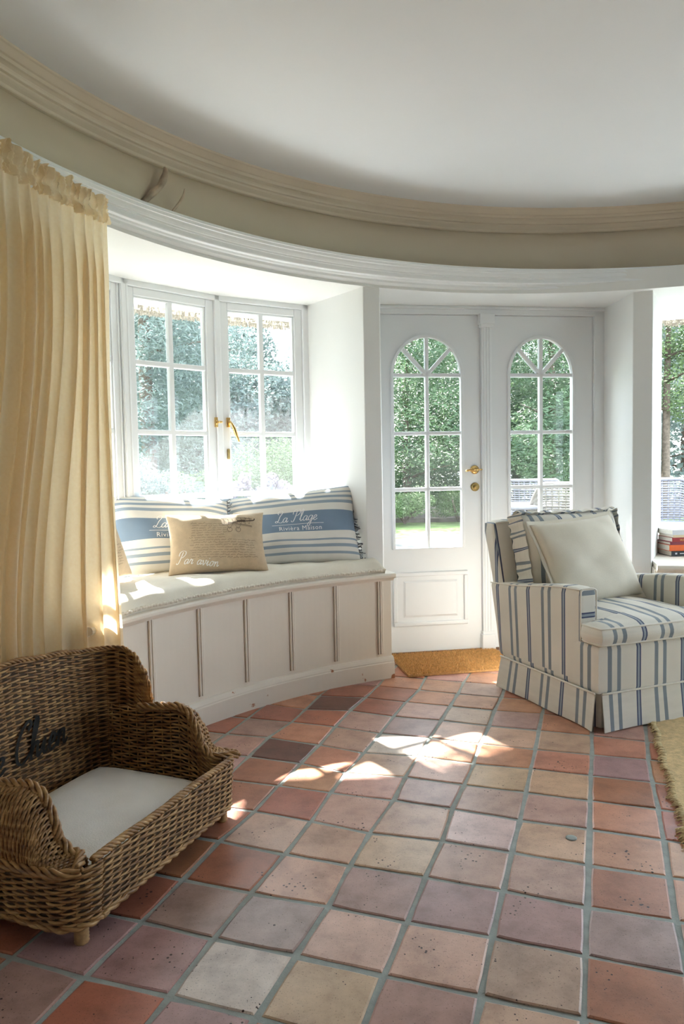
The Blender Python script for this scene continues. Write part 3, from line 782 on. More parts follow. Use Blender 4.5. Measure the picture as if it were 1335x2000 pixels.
SCRIPT = {
 'L': (0.52, [[(.12, .70), (.05, .85), (.18, 1.0), (.36, .98), (.40, .82), (.27, .55), (.20, .2), (.10, .0), (-.02, .06), (.06, .16), (.24, .04), (.42, -.02), (.54, .10)]]),
 'a': (0.40, [[(.30, .34), (.18, .40), (.05, .24), (.07, .03), (.18, .02), (.29, .20), (.33, .38), (.29, .12), (.34, .0), (.44, .12)]]),
 'P': (0.58, [[(.30, .92), (.24, .5), (.14, .05), (.02, .0), (-.02, .10)], [(.02, .62), (.04, .88), (.26, 1.02), (.52, .94), (.54, .70), (.38, .50), (.22, .48)]]),
 'l': (0.24, [[(.0, .12), (.14, .55), (.20, .9), (.15, 1.0), (.08, .8), (.06, .2), (.12, .0), (.24, .12)]]),
 'g': (0.40, [[(.30, .34), (.18, .40), (.05, .24), (.07, .03), (.18, .02), (.29, .20), (.33, .38), (.29, -.1), (.20, -.42), (.08, -.42), (.08, -.25), (.26, -.04), (.44, .12)]]),
 'e': (0.32, [[(.0, .12), (.18, .20), (.25, .34), (.16, .41), (.05, .25), (.09, .02), (.20, .01), (.34, .12)]]),
 'r': (0.33, [[(.0, .12), (.10, .44), (.14, .35), (.25, .37), (.21, .12), (.26, .0), (.35, .12)]]),
 'v': (0.36, [[(.0, .30), (.07, .40), (.11, .15), (.15, .0), (.28, .22), (.28, .40), (.38, .34)]]),
 'i': (0.24, [[(.0, .12), (.11, .40), (.08, .12), (.13, .0), (.24, .12)], [(.14, .56), (.17, .60)]]),
 'o': (0.37, [[(.22, .40), (.08, .32), (.05, .10), (.15, .0), (.28, .12), (.29, .32), (.20, .40), (.28, .33), (.39, .36)]]),
 'n': (0.42, [[(.0, .28), (.07, .40), (.07, .18), (.05, .0)], [(.06, .16), (.16, .37), (.26, .38), (.27, .15), (.31, .0), (.42, .12)]]),
 'C': (0.52, [[(.40, .78), (.50, .92), (.40, 1.02), (.20, .86), (.06, .5), (.10, .12), (.26, .0), (.44, .10), (.54, .22)]]),
 'h': (0.42, [[(.0, .12), (.16, .6), (.22, .95), (.15, 1.02), (.09, .7), (.05, .0)], [(.06, .16), (.17, .38), (.26, .38), (.27, .15), (.31, .0), (.42, .12)]]),
 ' ': (0.30, []),
}
def write_script(mb, text, x, z, size, w, S, slant=0.32, rise=0.0):
    cx = x
    for ch in text:
        adv, strokes = SCRIPT[ch]
        for st in strokes:
            pts = [(cx + (px + slant * pz) * size, z + pz * size + rise * (cx - x)) for px, pz in catmull(st, 5)]
            ribbon(mb, pts, w, S)
        cx += adv * size
    return cx
def block_text(mb, text, x, z, size, S):
    """letters of the built-in typeface laid on the surface S(x,z)"""
    cu = bpy.data.curves.new('t', 'FONT'); cu.body = text; cu.size = size; cu.resolution_u = 2; cu.space_character = 1.12
    ob = bpy.data.objects.new('t', cu); COL.objects.link(ob)
    dg = bpy.context.evaluated_depsgraph_get(); me = bpy.data.meshes.new_from_object(ob.evaluated_get(dg))
    v = [S(x + p.co.x, z + p.co.y) for p in me.vertices]; f = [tuple(p.vertices) for p in me.polygons]
    mb.add(v, f)
    bpy.data.objects.remove(ob); bpy.data.curves.remove(cu); bpy.data.meshes.remove(me)
def place(root, loc, yaw, tilt, roll=0.0):
    root.matrix_world = Matrix.Translation(loc) @ Matrix.Rotation(yaw, 4, 'Z') @ Matrix.Rotation(tilt, 4, 'X') @ Matrix.Rotation(roll, 4, 'Y')

# seat pad on the left bench
def pad(name, label, th_a, th_b, r0, r1, z0, hgt):
    nu, nv = 150, 26
    mb = MB(); rs = random.Random(3)
    def top(u, w):
        th = lerp(th_a, th_b, u); e = min(w, 1 - w) * 2; eu = min(u, 1 - u) * 40
        k = (1 - (1 - min(1, e * 3.2)) ** 2) * (1 - (1 - min(1, eu)) ** 2)
        r = lerp(r0, r1, w) + 0.006 * sin(th * 0.9) * (1 - w)
        h = z0 + 0.018 + (hgt - 0.018) * k ** 0.6 + 0.004 * sin(th * 0.5 + 7 * w) * k + 0.003 * sin(th * 1.3 + 3) * k
        x, y = ring(th, r); return (x, y, h)
    mb.grid(top, nu, nv)
    mb.grid(lambda u, w: (*ring(lerp(th_a, th_b, u), r0 + 0.004 + 0.006 * sin(lerp(th_a, th_b, u) * 0.9) + 0.004 * w), lerp(z0 + 0.018, z0, w)), nu, 2, flip=True)
    for tt in (th_a, th_b):
        mb.grid(lambda u, w: (*ring(tt, lerp(r0 + .004, r1, u)), lerp(z0, z0 + 0.018, w)), 6, 1)
    root = mb.build(name, 'linen_cushion')
    # ruffled welt along the front edge
    w = MB(); pts = []
    for i in range(420):
        th = lerp(th_a, th_b, i / 419); a = 0.0022 * sin(i * 1.7) + rs.uniform(-0.0012, 0.0012)
        pts.append((*ring(th, r0 - 0.001 + 0.006 * sin(th * 0.9) + a), z0 + 0.017 + 0.0015 * sin(i * 0.9)))
    w.tube(pts, 0.0065, 6); w.build('welt', 'linen_cushion', root)
    return tag(root, label, 'cushion')
pad('seat_pad', 'long curved cream linen seat pad lying on the panelled window seat', -24.6, -68.6, 2.195, 2.68, 0.5645, 0.072)

# striped pillows
def fringe_part(root, S, Wd, Ht, sides, seed):
    rs = random.Random(seed)
    for sg in sides:
        mb = MB()
        for k in range(60):
            v = -0.98 + 1.96 * k / 59
            p = S(sg, v)
            q = p + Vector((sg * rs.uniform(0.008, 0.028), rs.uniform(-0.026, 0.012), rs.uniform(-0.018, 0.004)))
            m_ = (p + q) / 2 + Vector((sg * 0.004, rs.uniform(-0.006, 0.006), rs.uniform(-0.004, 0.006)))
            mb.tube([p, m_, q], 0.0032, 4)
        mb.build('fringe', 'fringe', root)
def beach_pillow(loc, Wd, yaw, tilt, roll, label, seed, text_x, twist):
    Ht, Tk = 0.42, 0.15
    S = pillow_fn(Wd, Ht, Tk, 0.05, seed, twist)
    root = empty('striped_pillow', label=label, cat='pillow', group='striped beach pillows')
    pillow_mesh(S).build('cover', 'beach_stripe', root, weld=True)
    fringe_part(root, S, Wd, Ht, (-1, 1), seed)
    S2 = lambda x, z: S(2 * x / Wd, 2 * z / Ht, -1, 0.0015)
    mb = MB()
    write_script(mb, 'La Plage', text_x, 0.000, 0.068, 0.0034, S2)
    ribbon(mb, [(text_x - 0.02 + 0.0046 * k, -0.016) for k in range(60)], 0.0022, S2, taper=False)
    block_text(mb, 'Rivi\u00e8ra Maison', text_x + 0.012, -0.050, 0.034, S2)
    mb.build('printed_words', 'ink_white', root)
    place(root, loc, yaw, tilt, roll)
beach_pillow((-0.232, 3.750, 0.626), 0.69, radians(18), radians(-29), radians(0.8), 'blue and white striped pillow with La Plage wording, next to the pier', 11, -0.105, 0.17)
beach_pillow((-0.805, 3.500, 0.626), 0.60, radians(18), radians(-31), radians(0.0), 'blue and white striped pillow half hidden behind the curtain and tan pillow', 23, -0.095, -0.12)

def letter_pillow(loc, Wd, yaw, tilt, roll, label, seed):
    Ht, Tk = 0.305, 0.13
    S = pillow_fn(Wd, Ht, Tk, 0.07, seed)
    root = empty('linen_pillow', label=label, cat='pillow', group='tan linen pillows with handwriting')
    pillow_mesh(S, 30).build('cover', 'linen_tan', root, weld=True)
    S2 = lambda x, z: S(2 * x / Wd, 2 * z / Ht, -1, 0.0012)
    rs = random.Random(seed); mb = MB()
    for ln in range(15):
        z = 0.085 - ln * 0.0122; x = -0.13 + rs.uniform(-0.01, 0.01)
        x1 = 0.165 if ln > 6 else 0.03
        while x < x1:
            wl = rs.uniform(0.014, 0.034); pts = []
            k = int(wl / 0.0022)
            for i in range(k + 1):
                pts.append((x + wl * i / k, z - 0.10 * (x + 0.13) * 0.35 + rs.uniform(-0.0018, 0.003) + (0.004 if rs.random() < 0.12 else 0)))
            ribbon(mb, pts, 0.0011, S2, taper=False); x += wl + rs.uniform(0.004, 0.008)
    mb.build('handwriting', 'ink_dark', root)
    mb = MB()   # engraved flying machine, upper right
    def ln_(pts, w=0.0016): ribbon(mb, catmull(pts, 4), w, S2, taper=False)
    cx, cz = 0.085, 0.080
    for dz in (0.028, -0.012):
        ln_([(cx - 0.065, cz + dz + 0.006), (cx - 0.01, cz + dz + 0.012), (cx + 0.085, cz + dz - 0.004)], 0.0028)
        ln_([(cx - 0.06, cz + dz), (cx, cz + dz + 0.004), (cx + 0.085, cz + dz - 0.009)], 0.0014)
    for i in range(7):
        x = cx - 0.055 + 0.021 * i; ln_([(x, cz + 0.034), (x + 0.003, cz + 0.01), (x - 0.001, cz - 0.006)], 0.0014)
        if i < 6: ln_([(x, cz + 0.032), (x + 0.01, cz + 0.012), (x + 0.021, cz - 0.006)], 0.0009)
    ln_([(cx - 0.035, cz + 0.006), (cx + 0.02, cz + 0.010), (cx + 0.09, cz + 0.014), (cx + 0.1, cz + 0.026)], 0.006)
    ln_([(cx + 0.01, cz + 0.014), (cx + 0.035, cz + 0.014), (cx + 0.05, cz + 0.012)], 0.014)
    for wx in (-0.03, 0.012):
        ln_([(cx + wx + 0.012 * cos(a * 0.7), cz - 0.034 + 0.012 * sin(a * 0.7)) for a in range(10)], 0.0018)
        ln_([(cx + wx - 0.012, cz - 0.01), (cx + wx, cz - 0.03)], 0.0014); ln_([(cx + wx + 0.014, cz - 0.01), (cx + wx, cz - 0.03)], 0.0014)
    mb.build('engraved_aeroplane', 'ink_dark', root)
    mb = MB(); write_script(mb, 'Par avion', -0.205, -0.108, 0.058, 0.0042, S2, 0.30, -0.16); mb.build('printed_words', 'ink_white', root)
    place(root, loc, yaw, tilt, roll)
letter_pillow((-0.585, 3.450, 0.628), 0.475, radians(17), radians(-24), radians(0.5), 'tan linen pillow with handwriting and Par avion print, in front of striped pillows', 5)
letter_pillow((-1.06, 3.06, 0.632), 0.43, radians(52), radians(-14), radians(-9), 'tan linen pillow mostly hidden by the curtain, only its edge showing', 9)

# ------------------------------------------------------------------ curtain
cur = empty('curtain', (*ring(-80, 2.16), 0), 0, 'cream yellow gathered curtain hanging from the ledge at the left', 'curtain')
co = Vector(cur.location)
TA, TB = -66.2, -100.0
rs = random.Random(4)
folds = []; t = 0.0
while t < 1.0:
    wdt = rs.uniform(0.030, 0.055); folds.append((t, wdt, rs.uniform(0.7, 1.3))); t += wdt
def fold(u):
    for (a, w_, amp) in folds:
        if a <= u < a + w_: return amp * (sin(2 * pi * (u - a) / w_))
    return 0
def drape(u, w):
    z = lerp(2.005, 0.008, w)
    th = lerp(TA, TB, u)
    spread = smoothstep(0, 0.12, w)
    back = smoothstep(-72, -80, -abs(th)) if False else smoothstep(67.0, 72.0, abs(th))
    r = 2.138 + back * 0.115 * smoothstep(2.0, 0.5, z) if z < 2.0 else 2.138
    r = 2.138 + back * 0.135 * (1 - smoothstep(0.5, 1.7, z))
    uu = min(0.999, max(0, u + 0.004 * sin(3 * w + 9 * u) * spread))
    a = fold(uu) * lerp(0.008, 0.024, spread) + 0.004 * sin(60 * u + 5 * w) * spread
    a *= smoothstep(0, 0.012, u) * 0.7 + 0.3
    x, y = ring(th + 0.35 * fold(uu + 0.008) * spread - (0.55 * sin(pi * min(1, w * 1.3)) * (1 - u)), r + a)
    return Vector((x, y, z)) - co
mb = MB(); mb.grid(drape, 520, 46); mb.build('drape', 'curtain_cloth', cur)
def head(u, w):
    th = lerp(TA + 0.15, TB, u); z = lerp(2.092, 2.0, w) + 0.006 * sin(u * 210) * (1 - w) + 0.004 * sin(u * 83 + 1)
    pin = 1 - 0.75 * math.exp(-((w - 0.55) / 0.16) ** 2)
    a = 0.016 * pin * sin(u * 300 + 2.2 * sin(u * 47)) + 0.007 * pin * sin(u * 151 + 5 * w) + 0.003 * sin(40 * w + u * 500)
    x, y = ring(th + 0.16 * pin * sin(u * 300 + 1.3), 2.136 + a); return Vector((x, y, z)) - co
mb = MB(); mb.grid(head, 700, 14); mb.build('gathered_heading', 'curtain_cloth', cur)
mb = MB(); mb.tube([Vector((*ring(lerp(TA, TB, k / 40), 2.172), 2.045)) - co for k in range(41)], 0.008, 8); mb.build('rail', 'paint_white', cur)

# ------------------------------------------------------------------ wicker dog basket
bx = Vector((0.372, 0.928, 0)); 
bas = empty('dog_basket', (-0.640, 1.686, 0), atan2(0.928, 0.372), 'brown woven wicker dog basket with black lettering and high curved back', 'basket')
def weave(mb, S, s0, s1, t0, t1, rows, pitch, rad=0.0034, amp=0.0035, step=0.25, n=4, stakes=True, stake_r=0.003):
    Ls = s1 - s0; nseg = max(4, int(Ls / pitch / step))
    rr = random.Random(rows)
    for i in range(rows):
        t = lerp(t0, t1, (i + 0.5) / rows); pts = []
        jit = rr.uniform(-0.15, 0.15)
        for j in range(nseg + 1):
            s = s0 + Ls * j / nseg
            p, nrm = S(s, t + jit / rows * sin(s * 31 + i))
            a = amp * sin(pi * s / pitch + pi * (i % 2))
            pts.append(p + nrm * a)
        mb.tube(pts, rad * rr.uniform(0.85, 1.15), n)
    if stakes:
        k = int(Ls / pitch)
        for j in range(k + 1):
            s = s0 + j * pitch
            mb.tube([S(s, lerp(t0, t1, q / 8))[0] for q in range(9)], stake_r, 4)
BX0, BX1, BY0, BY1, BRAD = -0.055, 0.695, -0.040, 0.488, 0.085
def per_path():
    """rounded-rectangle perimeter, counter-clockwise from front-left corner end; returns fn(s)->(p,n), total"""
    segs = []
    segs.append(('l', (BX0 + BRAD, BY0), (BX1 - BRAD, BY0), (0, -1)))
    segs.append(('a', (BX1 - BRAD, BY0 + BRAD), -90))
    segs.append(('l', (BX1, BY0 + BRAD), (BX1, BY1 - BRAD), (1, 0)))
    segs.append(('a', (BX1 - BRAD, BY1 - BRAD), 0))
    segs.append(('l', (BX1 - BRAD, BY1), (BX0 + BRAD, BY1), (0, 1)))
    segs.append(('a', (BX0 + BRAD, BY1 - BRAD), 90))
    segs.append(('l', (BX0, BY1 - BRAD), (BX0, BY0 + BRAD), (-1, 0)))
    segs.append(('a', (BX0 + BRAD, BY0 + BRAD), 180))
    lens = [hypot(g[2][0] - g[1][0], g[2][1] - g[1][1]) if g[0] == 'l' else BRAD * pi / 2 for g in segs]
    tot = sum(lens)
    def fn(s):
        s = s % tot
        for g, l in zip(segs, lens):
            if s <= l:
                if g[0] == 'l':
                    t = s / l; return Vector((lerp(g[1][0], g[2][0], t), lerp(g[1][1], g[2][1], t), 0)), Vector((g[3][0], g[3][1], 0))
                a = radians(g[2] + 90 * s / l); n = Vector((cos(a), sin(a), 0)); return Vector((g[1][0], g[1][1], 0)) + n * BRAD, n
            s -= l
        return fn(0)
    marks = [0]
    for l in lens: marks.append(marks[-1] + l)
    return fn, tot, marks
PF, PT, MK = per_path()
RIM = 0.200
def S_low(s, t):
    p, n = PF(s); z = lerp(0.052, RIM, t)
    return p + n * (0.012 * (t - 0.5)) + Vector((0, 0, z)), n
mb = MB(); weave(mb, S_low, 0, PT, 0, 1, 19, PT / 72.0, 0.0040, 0.0042); mb.build('woven_body', 'wicker', bas)
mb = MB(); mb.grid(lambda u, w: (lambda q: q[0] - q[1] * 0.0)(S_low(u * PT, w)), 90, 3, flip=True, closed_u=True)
mb.add([PF(PT * k / 60)[0] * 1.0 - PF(PT * k / 60)[1] * 0.006 + Vector((0, 0, 0.056)) for k in range(60)], [tuple(range(60))]); mb.build('shade_backing', 'shade_backing', bas)  # added dark sheet blocks light through the weave
# back: wraps from right side round to left side
sB0 = MK[2] + (0.300 - (BY0 + BRAD)); sB1 = MK[6] + ((BY1 - BRAD) - 0.300)
SBL = sB1 - sB0
HT = [(0.0, 0.345), (0.012, 0.40), (0.03, 0.445), (0.075, 0.495), (0.12, 0.512), (0.20, 0.512), (0.36, 0.535), (SBL / 2, 0.552)]
def hback(s):
    q = s - sB0; q = min(q, SBL - q); return interp(HT, q)
def S_back(s, t):
    p, n = PF(s); h = hback(s); z = lerp(RIM, h, t); q = min(s - sB0, SBL - (s - sB0))
    lean = 0.030 * smoothstep(0.0, 0.25, q) * ((z - RIM) / 0.35) + 0.006
    return p + n * lean + Vector((0, 0, z)), n
mb = MB(); weave(mb, S_back, sB0, sB1, 0, 0.985, 42, PT / 72.0, 0.0040, 0.0042); mb.build('back', 'wicker', bas)
mb = MB(); mb.grid(lambda u, w: (lambda q: q[0] + q[1] * 0.0)(S_back(lerp(sB0, sB1, u), w * 0.97)), 60, 6); mb.build('back_shade_backing', 'shade_backing', bas)
def braid(mb, path, r=0.0075, strands=3, twist=26.0, rad=0.0048, n=5):
    """strands twisted round a path given as list of Vectors"""
    P_ = [Vector(p) for p in path]; N = len(P_); acc = 0; cum = [0]
    for a, b_ in zip(P_, P_[1:]): acc += (b_ - a).length; cum.append(acc)
    for k in range(strands):
        pts = []
        for i, p in enumerate(P_):
            t = (P_[min(i + 1, N - 1)] - P_[max(i - 1, 0)]).normalized()
            a = t.cross(Vector((0.13, 0.21, 1))).normalized(); b_ = t.cross(a)
            w = twist * 2 * pi * cum[i] / 2.2 + 2 * pi * k / strands
            pts.append(p + a * (r * cos(w)) + b_ * (r * sin(w)))
        mb.tube(pts, rad, n)
def dense(path, step=0.006):
    out = []; P_ = catmull3(path, 24); return P_
def catmull3(p, sub):
    p = [Vector(q) for q in p]; out = []
    for i in range(len(p) - 1):
        p0 = p[max(i - 1, 0)]; p1 = p[i]; p2 = p[i + 1]; p3 = p[min(i + 2, len(p) - 1)]
        for k in range(sub):
            t = k / sub; out.append(0.5 * (2 * p1 + (p2 - p0) * t + (2 * p0 - 5 * p1 + 4 * p2 - p3) * t * t + (3 * p1 - p0 - 3 * p2 + p3) * t ** 3))
    out.append(p[-1]); return out
mb = MB(); braid(mb, [S_back(lerp(sB0, sB1, k / 260), 1.0)[0] for k in range(261)], 0.005, 3, 40, 0.0042); mb.build('back_rim', 'wicker', bas)
def arm_y(t):
    if not ARM_TAB:
        acc = 0.0; py, ph_ = -0.020, interp(HA, -0.020); ARM_TAB.append((0.0, py))
        for k in range(1, 121):
            y = lerp(-0.020, 0.305, k / 120); h = interp(HA, y); acc += hypot(y - py, (h - ph_) * 0.8); ARM_TAB.append((acc, y)); py, ph_ = y, h
    q = t * ARM_TAB[-1][0]
    for (a0, y0), (a1, y1) in zip(ARM_TAB, ARM_TAB[1:]):
        if q <= a1: return y0 + (y1 - y0) * (q - a0) / (a1 - a0)
    return 0.305
ARM_TAB = []
HA = [(-0.03, 0.206), (0.030, 0.210), (0.062, 0.236), (0.090, 0.312), (0.115, 0.345), (0.150, 0.358), (0.20, 0.352), (0.31, 0.338)]
for sg, xo, xi in ((1, BX1 + 0.006, BX1 - 0.062), (-1, BX0 - 0.006, BX0 + 0.062)):
    def S_arm(s, t, sg=sg, xo=xo, xi=xi):
        # s: across 0 rim .. 1 inner edge (scaled in metres 0..0.17) ; t along y
        y = arm_y(max(0.0, min(1.0, t))); h = interp(HA, y); a = s / 0.17
        front = smoothstep(0.03, -0.03, y)
        x = xo + sg * 0.016 * sin(pi * a) * (h - RIM) / 0.15 - (xo - xi) * a ** 1.7
        z = RIM + (h - RIM) * sin(pi / 2 * min(1, a * 1.02))
        nrm = Vector((sg * (1 - 0.5 * a), -0.3, 0.4 + a)).normalized()
        return Vector((x, y, z)), nrm
    mb = MB(); weave(mb, S_arm, 0.0, 0.17, 0, 1, 62, 0.022, 0.0040, 0.0030, 0.2)
    def S_in(s, t, xi=xi, sg=sg):
        y = s; h = interp(HA, y); return Vector((xi + sg * 0.002, y, lerp(0.10, h, t))), Vector((-sg, 0, 0))
    weave(mb, S_in, -0.02, 0.42, 0, 1, 24, PT / 72.0, 0.0036, 0.004)
    arm = mb.build('arm', 'wicker', bas)
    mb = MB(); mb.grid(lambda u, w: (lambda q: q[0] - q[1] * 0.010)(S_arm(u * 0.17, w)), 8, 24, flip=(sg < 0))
    mb.grid(lambda u, w: Vector((xi + sg * 0.010, lerp(-0.02, 0.42, u), lerp(0.08, interp(HA, lerp(-0.02, 0.42, u)) - 0.008, w))), 20, 2); mb.build('arm_shade_backing', 'shade_backing', arm)
    mb = MB()
    path = [(xo, -0.020, RIM + 0.004)] + [Vector((xi, y, interp(HA, y) + 0.003)) for y in [0.0, 0.03, 0.05, 0.065, 0.08, 0.095, 0.11, 0.13, 0.15, 0.18, 0.22, 0.26, 0.305]]
    path[0] = Vector((lerp(xi, xo, 0.75), -0.036, RIM + 0.008))
    braid(mb, catmull3(path, 10), 0.0088, 4, 22, 0.0056)
    mb.build('braided_edge', 'wicker', arm)
    mb = MB()
    path = [Vector((lerp(xi, xo, 0.7), -0.040, RIM + 0.006)), Vector((xo - sg * 0.01, -0.028, RIM + 0.003)), Vector((xo + sg * 0.004, 0.0, RIM)), Vector((xo + sg * 0.006, 0.06, RIM - 0.002)), Vector((xo + sg * 0.006, 0.16, RIM - 0.003)), Vector((xo + sg * 0.006, 0.31, RIM))]
    braid(mb, catmull3(path, 20), 0.0080, 4, 18, 0.0052); mb.build('braided_rim', 'wicker', arm)
mb = MB(); braid(mb, catmull3([Vector((lerp(0.0, 0.64, k / 12), BY0 - 0.006 + 0.004, RIM + 0.010 + 0.002 * sin(k))) for k in range(13)], 10), 0.006, 4, 34, 0.0048); mb.build('front_rim', 'wicker', bas)
mb = MB(); braid(mb, [S_low(PT * k / 220, 0.0)[0] + Vector((0, 0, 0.002)) + S_low(PT * k / 220, 0)[1] * 0.002 for k in range(221)], 0.004, 2, 30, 0.0055); mb.build('bottom_rim', 'wicker', bas)
for (x, y) in ((0.0, 0.0), (0.639, 0.0), (0.0, 0.43), (0.639, 0.43)):
    prof = []
    for k in range(7): prof += [(0.0165, 0.001 + k * 0.0085), (0.0182, 0.005 + k * 0.0085)]
    mb = MB(); mb.lathe([(0.012, 0)] + prof + [(0.016, 0.064)], 14, Matrix.Translation((x, y, 0))); mb.build('leg', 'leg_cane', bas)
S_txt = lambda x, z: (lambda yy: Vector((x, yy, z)))(BY1 + 0.006 + 0.030 * ((z - RIM) / 0.35) - 0.010)
mb = MB(); write_script(mb, 'Le Chien', 0.150, 0.243, 0.115, 0.0115, S_txt, 0.25, 0.02); mb.build('painted_lettering', 'black_lacquer', bas)

def flat_cushion(name, hx, hy, hz, mat, label, loc, rz, crown, seed=1):
    rs = random.Random(seed); ph = [rs.uniform(0, 6) for _ in range(4)]
    def dfm(p, q):
        f = max(0, 1 - q[0] ** 4) * max(0, 1 - q[1] ** 4)
        z = p.z * lerp(0.35, 1.0, f ** 0.4) + (crown * f if q[2] > 0.0 else 0)
        z += 0.004 * sin(6 * q[0] + ph[0]) * sin(5 * q[1] + ph[1]) * f
        pinch = 1 + 0.03 * abs(q[0] * q[1])
        return (p.x * pinch, p.y * pinch, z + hz)
    mb = MB(); mb.rbox(hx, hy, hz, hz * 0.7, 14, dfm)
    o = mb.build(name, mat, weld=True); o.location = loc; o.rotation_euler = (0, 0, rz)
    return tag(o, label, 'cushion')
ba = atan2(0.928, 0.372); by_ = Vector((-0.928, 0.372, 0))
cp = Vector((-0.640, 1.686, 0)) + bx * 0.318 + by_ * 0.232
flat_cushion('pet_cushion', 0.298, 0.222, 0.045, 'pet_cushion', 'off-white flat cushion lying inside the wicker dog basket', (cp.x, cp.y, 0.062), ba, 0.014)

# ------------------------------------------------------------------ armchair
AO = Vector((1.05, 2.99, 0)); AROT = atan2(0.367, 0.930)
chair = empty('armchair', AO, AROT, 'cream armchair with blue and grey stripes, skirted base and loose cushions', 'armchair')
AW, AD = 0.75, 0.70
def part_rbox(name, x0, x1, y0, y1, z0, z1, r, uvmode, n=10, dfm=None, mat='ticking', parent=chair, uo=0.0):
    c = Vector(((x0 + x1) / 2, (y0 + y1) / 2, (z0 + z1) / 2))
    def uvf(p, q, ax, sg):
        m_ = uvmode(ax, sg, p) if callable(uvmode) else uvmode
        return (p[m_] + uo, p[2])
    def d2(p, q):
        w = p + c
        return dfm(w, q) if dfm else w
    mb = MB(); mb.rbox((x1 - x0) / 2, (y1 - y0) / 2, (z1 - z0) / 2, r, n, d2, uvf)
    return mb.build(name, mat, parent)
# base
part_rbox('seat_base', 0.0, AW, 0.0, AD, 0.150, 0.362, 0.018, lambda ax, sg, p: 1 if ax == 0 else 0, uo=0.06,
          dfm=lambda w, q: Vector((w.x, w.y - 0.008 * (1 - q[0] ** 2) * (q[1] < 0), w.z)))
# arms: outer panels lean a little, tops rounded, fronts set back behind the T cushion
for sg in (0, 1):
    x0, x1 = (0.0, 0.095) if sg == 0 else (AW - 0.095, AW)
    def dfm(w, q, sg=sg):
        k = (w.z - 0.16) / 0.42
        top = 0.585 - 0.055 * smoothstep(0.15, 0.75, w.y)
        z = w.z if w.z < 0.3 else 0.3 + (w.z - 0.3) * (top - 0.3) / (0.585 - 0.3)
        lean = -0.020 * k * smoothstep(0.1, 0.7, w.y)
        return Vector((w.x + (lean if sg == 0 else -lean), w.y + 0.05 * k * smoothstep(0.5, 0.75, w.y), z))
    arm = part_rbox('arm', x0, x1, 0.118, 0.735, 0.155, 0.585, 0.022, lambda ax, s_, p: (2 if (ax == 1 and s_ < 0) else 1), n=14, dfm=dfm, uo=0.045)
    # welt round the arm front
    mb = MB(); e = 0.006
    pts = [(x0 + e, 0.117, 0.36), (x0 + e, 0.117, 0.55), (x0 + 0.012, 0.117, 0.575), (x0 + 0.03, 0.117, 0.582), (x1 - 0.03, 0.117, 0.582), (x1 - 0.012, 0.117, 0.575), (x1 - e, 0.117, 0.55), (x1 - e, 0.117, 0.36)]
    mb.tube(catmull3(pts, 5), 0.0038, 6); mb.build('welt', 'piping', arm)
    mb = MB(); xx = x0 + 0.004 if sg == 0 else x1 - 0.004
    pts = [dfm(Vector((xx, lerp(0.125, 0.725, k / 14), 0.577)), (0, 0, 0)) for k in range(15)]; mb.tube(pts, 0.0036, 6); mb.build('welt', 'piping', arm)
# back
def bdf(w, q):
    k = max(0.0, (w.z - 0.155) / 0.685)
    y = w.y + 0.150 * k ** 1.15
    x = AW / 2 + (w.x - AW / 2) * (1 + 0.05 * k)
    z = w.z - 0.012 * abs(q[0]) ** 3 * (w.z > 0.7)
    return Vector((x, y, z))
back = part_rbox('backrest', 0.0, AW, 0.60, 0.705, 0.155, 0.842, 0.026, lambda ax, sg, p: 1 if ax == 0 else 0, n=14, dfm=bdf, uo=0.03)
mb = MB(); mb.tube([bdf(Vector((lerp(0.02, AW - 0.02, k / 12), 0.603, 0.838)), (lerp(-1, 1, k / 12), 0, 0)) for k in range(13)], 0.004, 6); mb.build('welt', 'piping', back)
# skirt: three panels with kick pleats
def skirt_panel(a, b_, seed, nrm):
    a = Vector(a); b_ = Vector(b_); nrm = Vector(nrm); rs = random.Random(seed); ph = rs.uniform(0, 6)
    ln = (b_ - a).length; ax = 0 if abs(b_.x - a.x) > abs(b_.y - a.y) else 1
    def fn(u, w, o=0.0):
        p = a.lerp(b_, u) ; z = lerp(0.160, 0.006, w)
        fl = w * (0.016 + 0.010 * (abs(2 * u - 1) ** 6)) + 0.003 * w * sin(u * 14 + ph)
        ex = (b_ - a).normalized() * ((u - 0.5) * 0.020 * w)
        return p + nrm * (0.006 + fl + o) + ex + Vector((0, 0, z))
    mb = MB(); uf = lambda u, w: ((a.lerp(b_, u))[ax] + (0.06 if ax == 0 else 0.045), w)
    mb.grid(lambda u, w: fn(u, w), 40, 6, uf); mb.grid(lambda u, w: fn(u, w, -0.004), 40, 6, uf, flip=True)
    sk = mb.build('skirt_panel', 'ticking', chair)
    m2 = MB(); m2.tube([fn(k / 20, 0.0, 0.003) for k in range(21)], 0.0045, 6); m2.build('welt', 'piping', sk)
skirt_panel((0.014, 0, 0), (AW - 0.014, 0, 0), 1, (0, -1, 0))
skirt_panel((0, 0.700, 0), (0, 0.012, 0), 2, (-1, 0, 0))
skirt_panel((AW, 0.012, 0), (AW, 0.700, 0), 3, (1, 0, 0))
skirt_panel((AW - 0.014, AD, 0), (0.014, AD, 0), 4, (0, 1, 0))
for (px, py, d) in ((0.0, 0.0, 1), (AW, 0.0, -1)):
    mb = MB(); mb.grid(lambda u, w: Vector((px + d * lerp(-0.004, 0.05, u) * (1 if u > 0.5 else 1), py + lerp(0.05, -0.002, u) if u < 0.5 else py + 0.012 + 0.0 * w, lerp(0.158, 0.01, w))), 10, 3, lambda u, w: (u * 0.1, w)); mb.build('pleat_backing', 'ticking', chair)
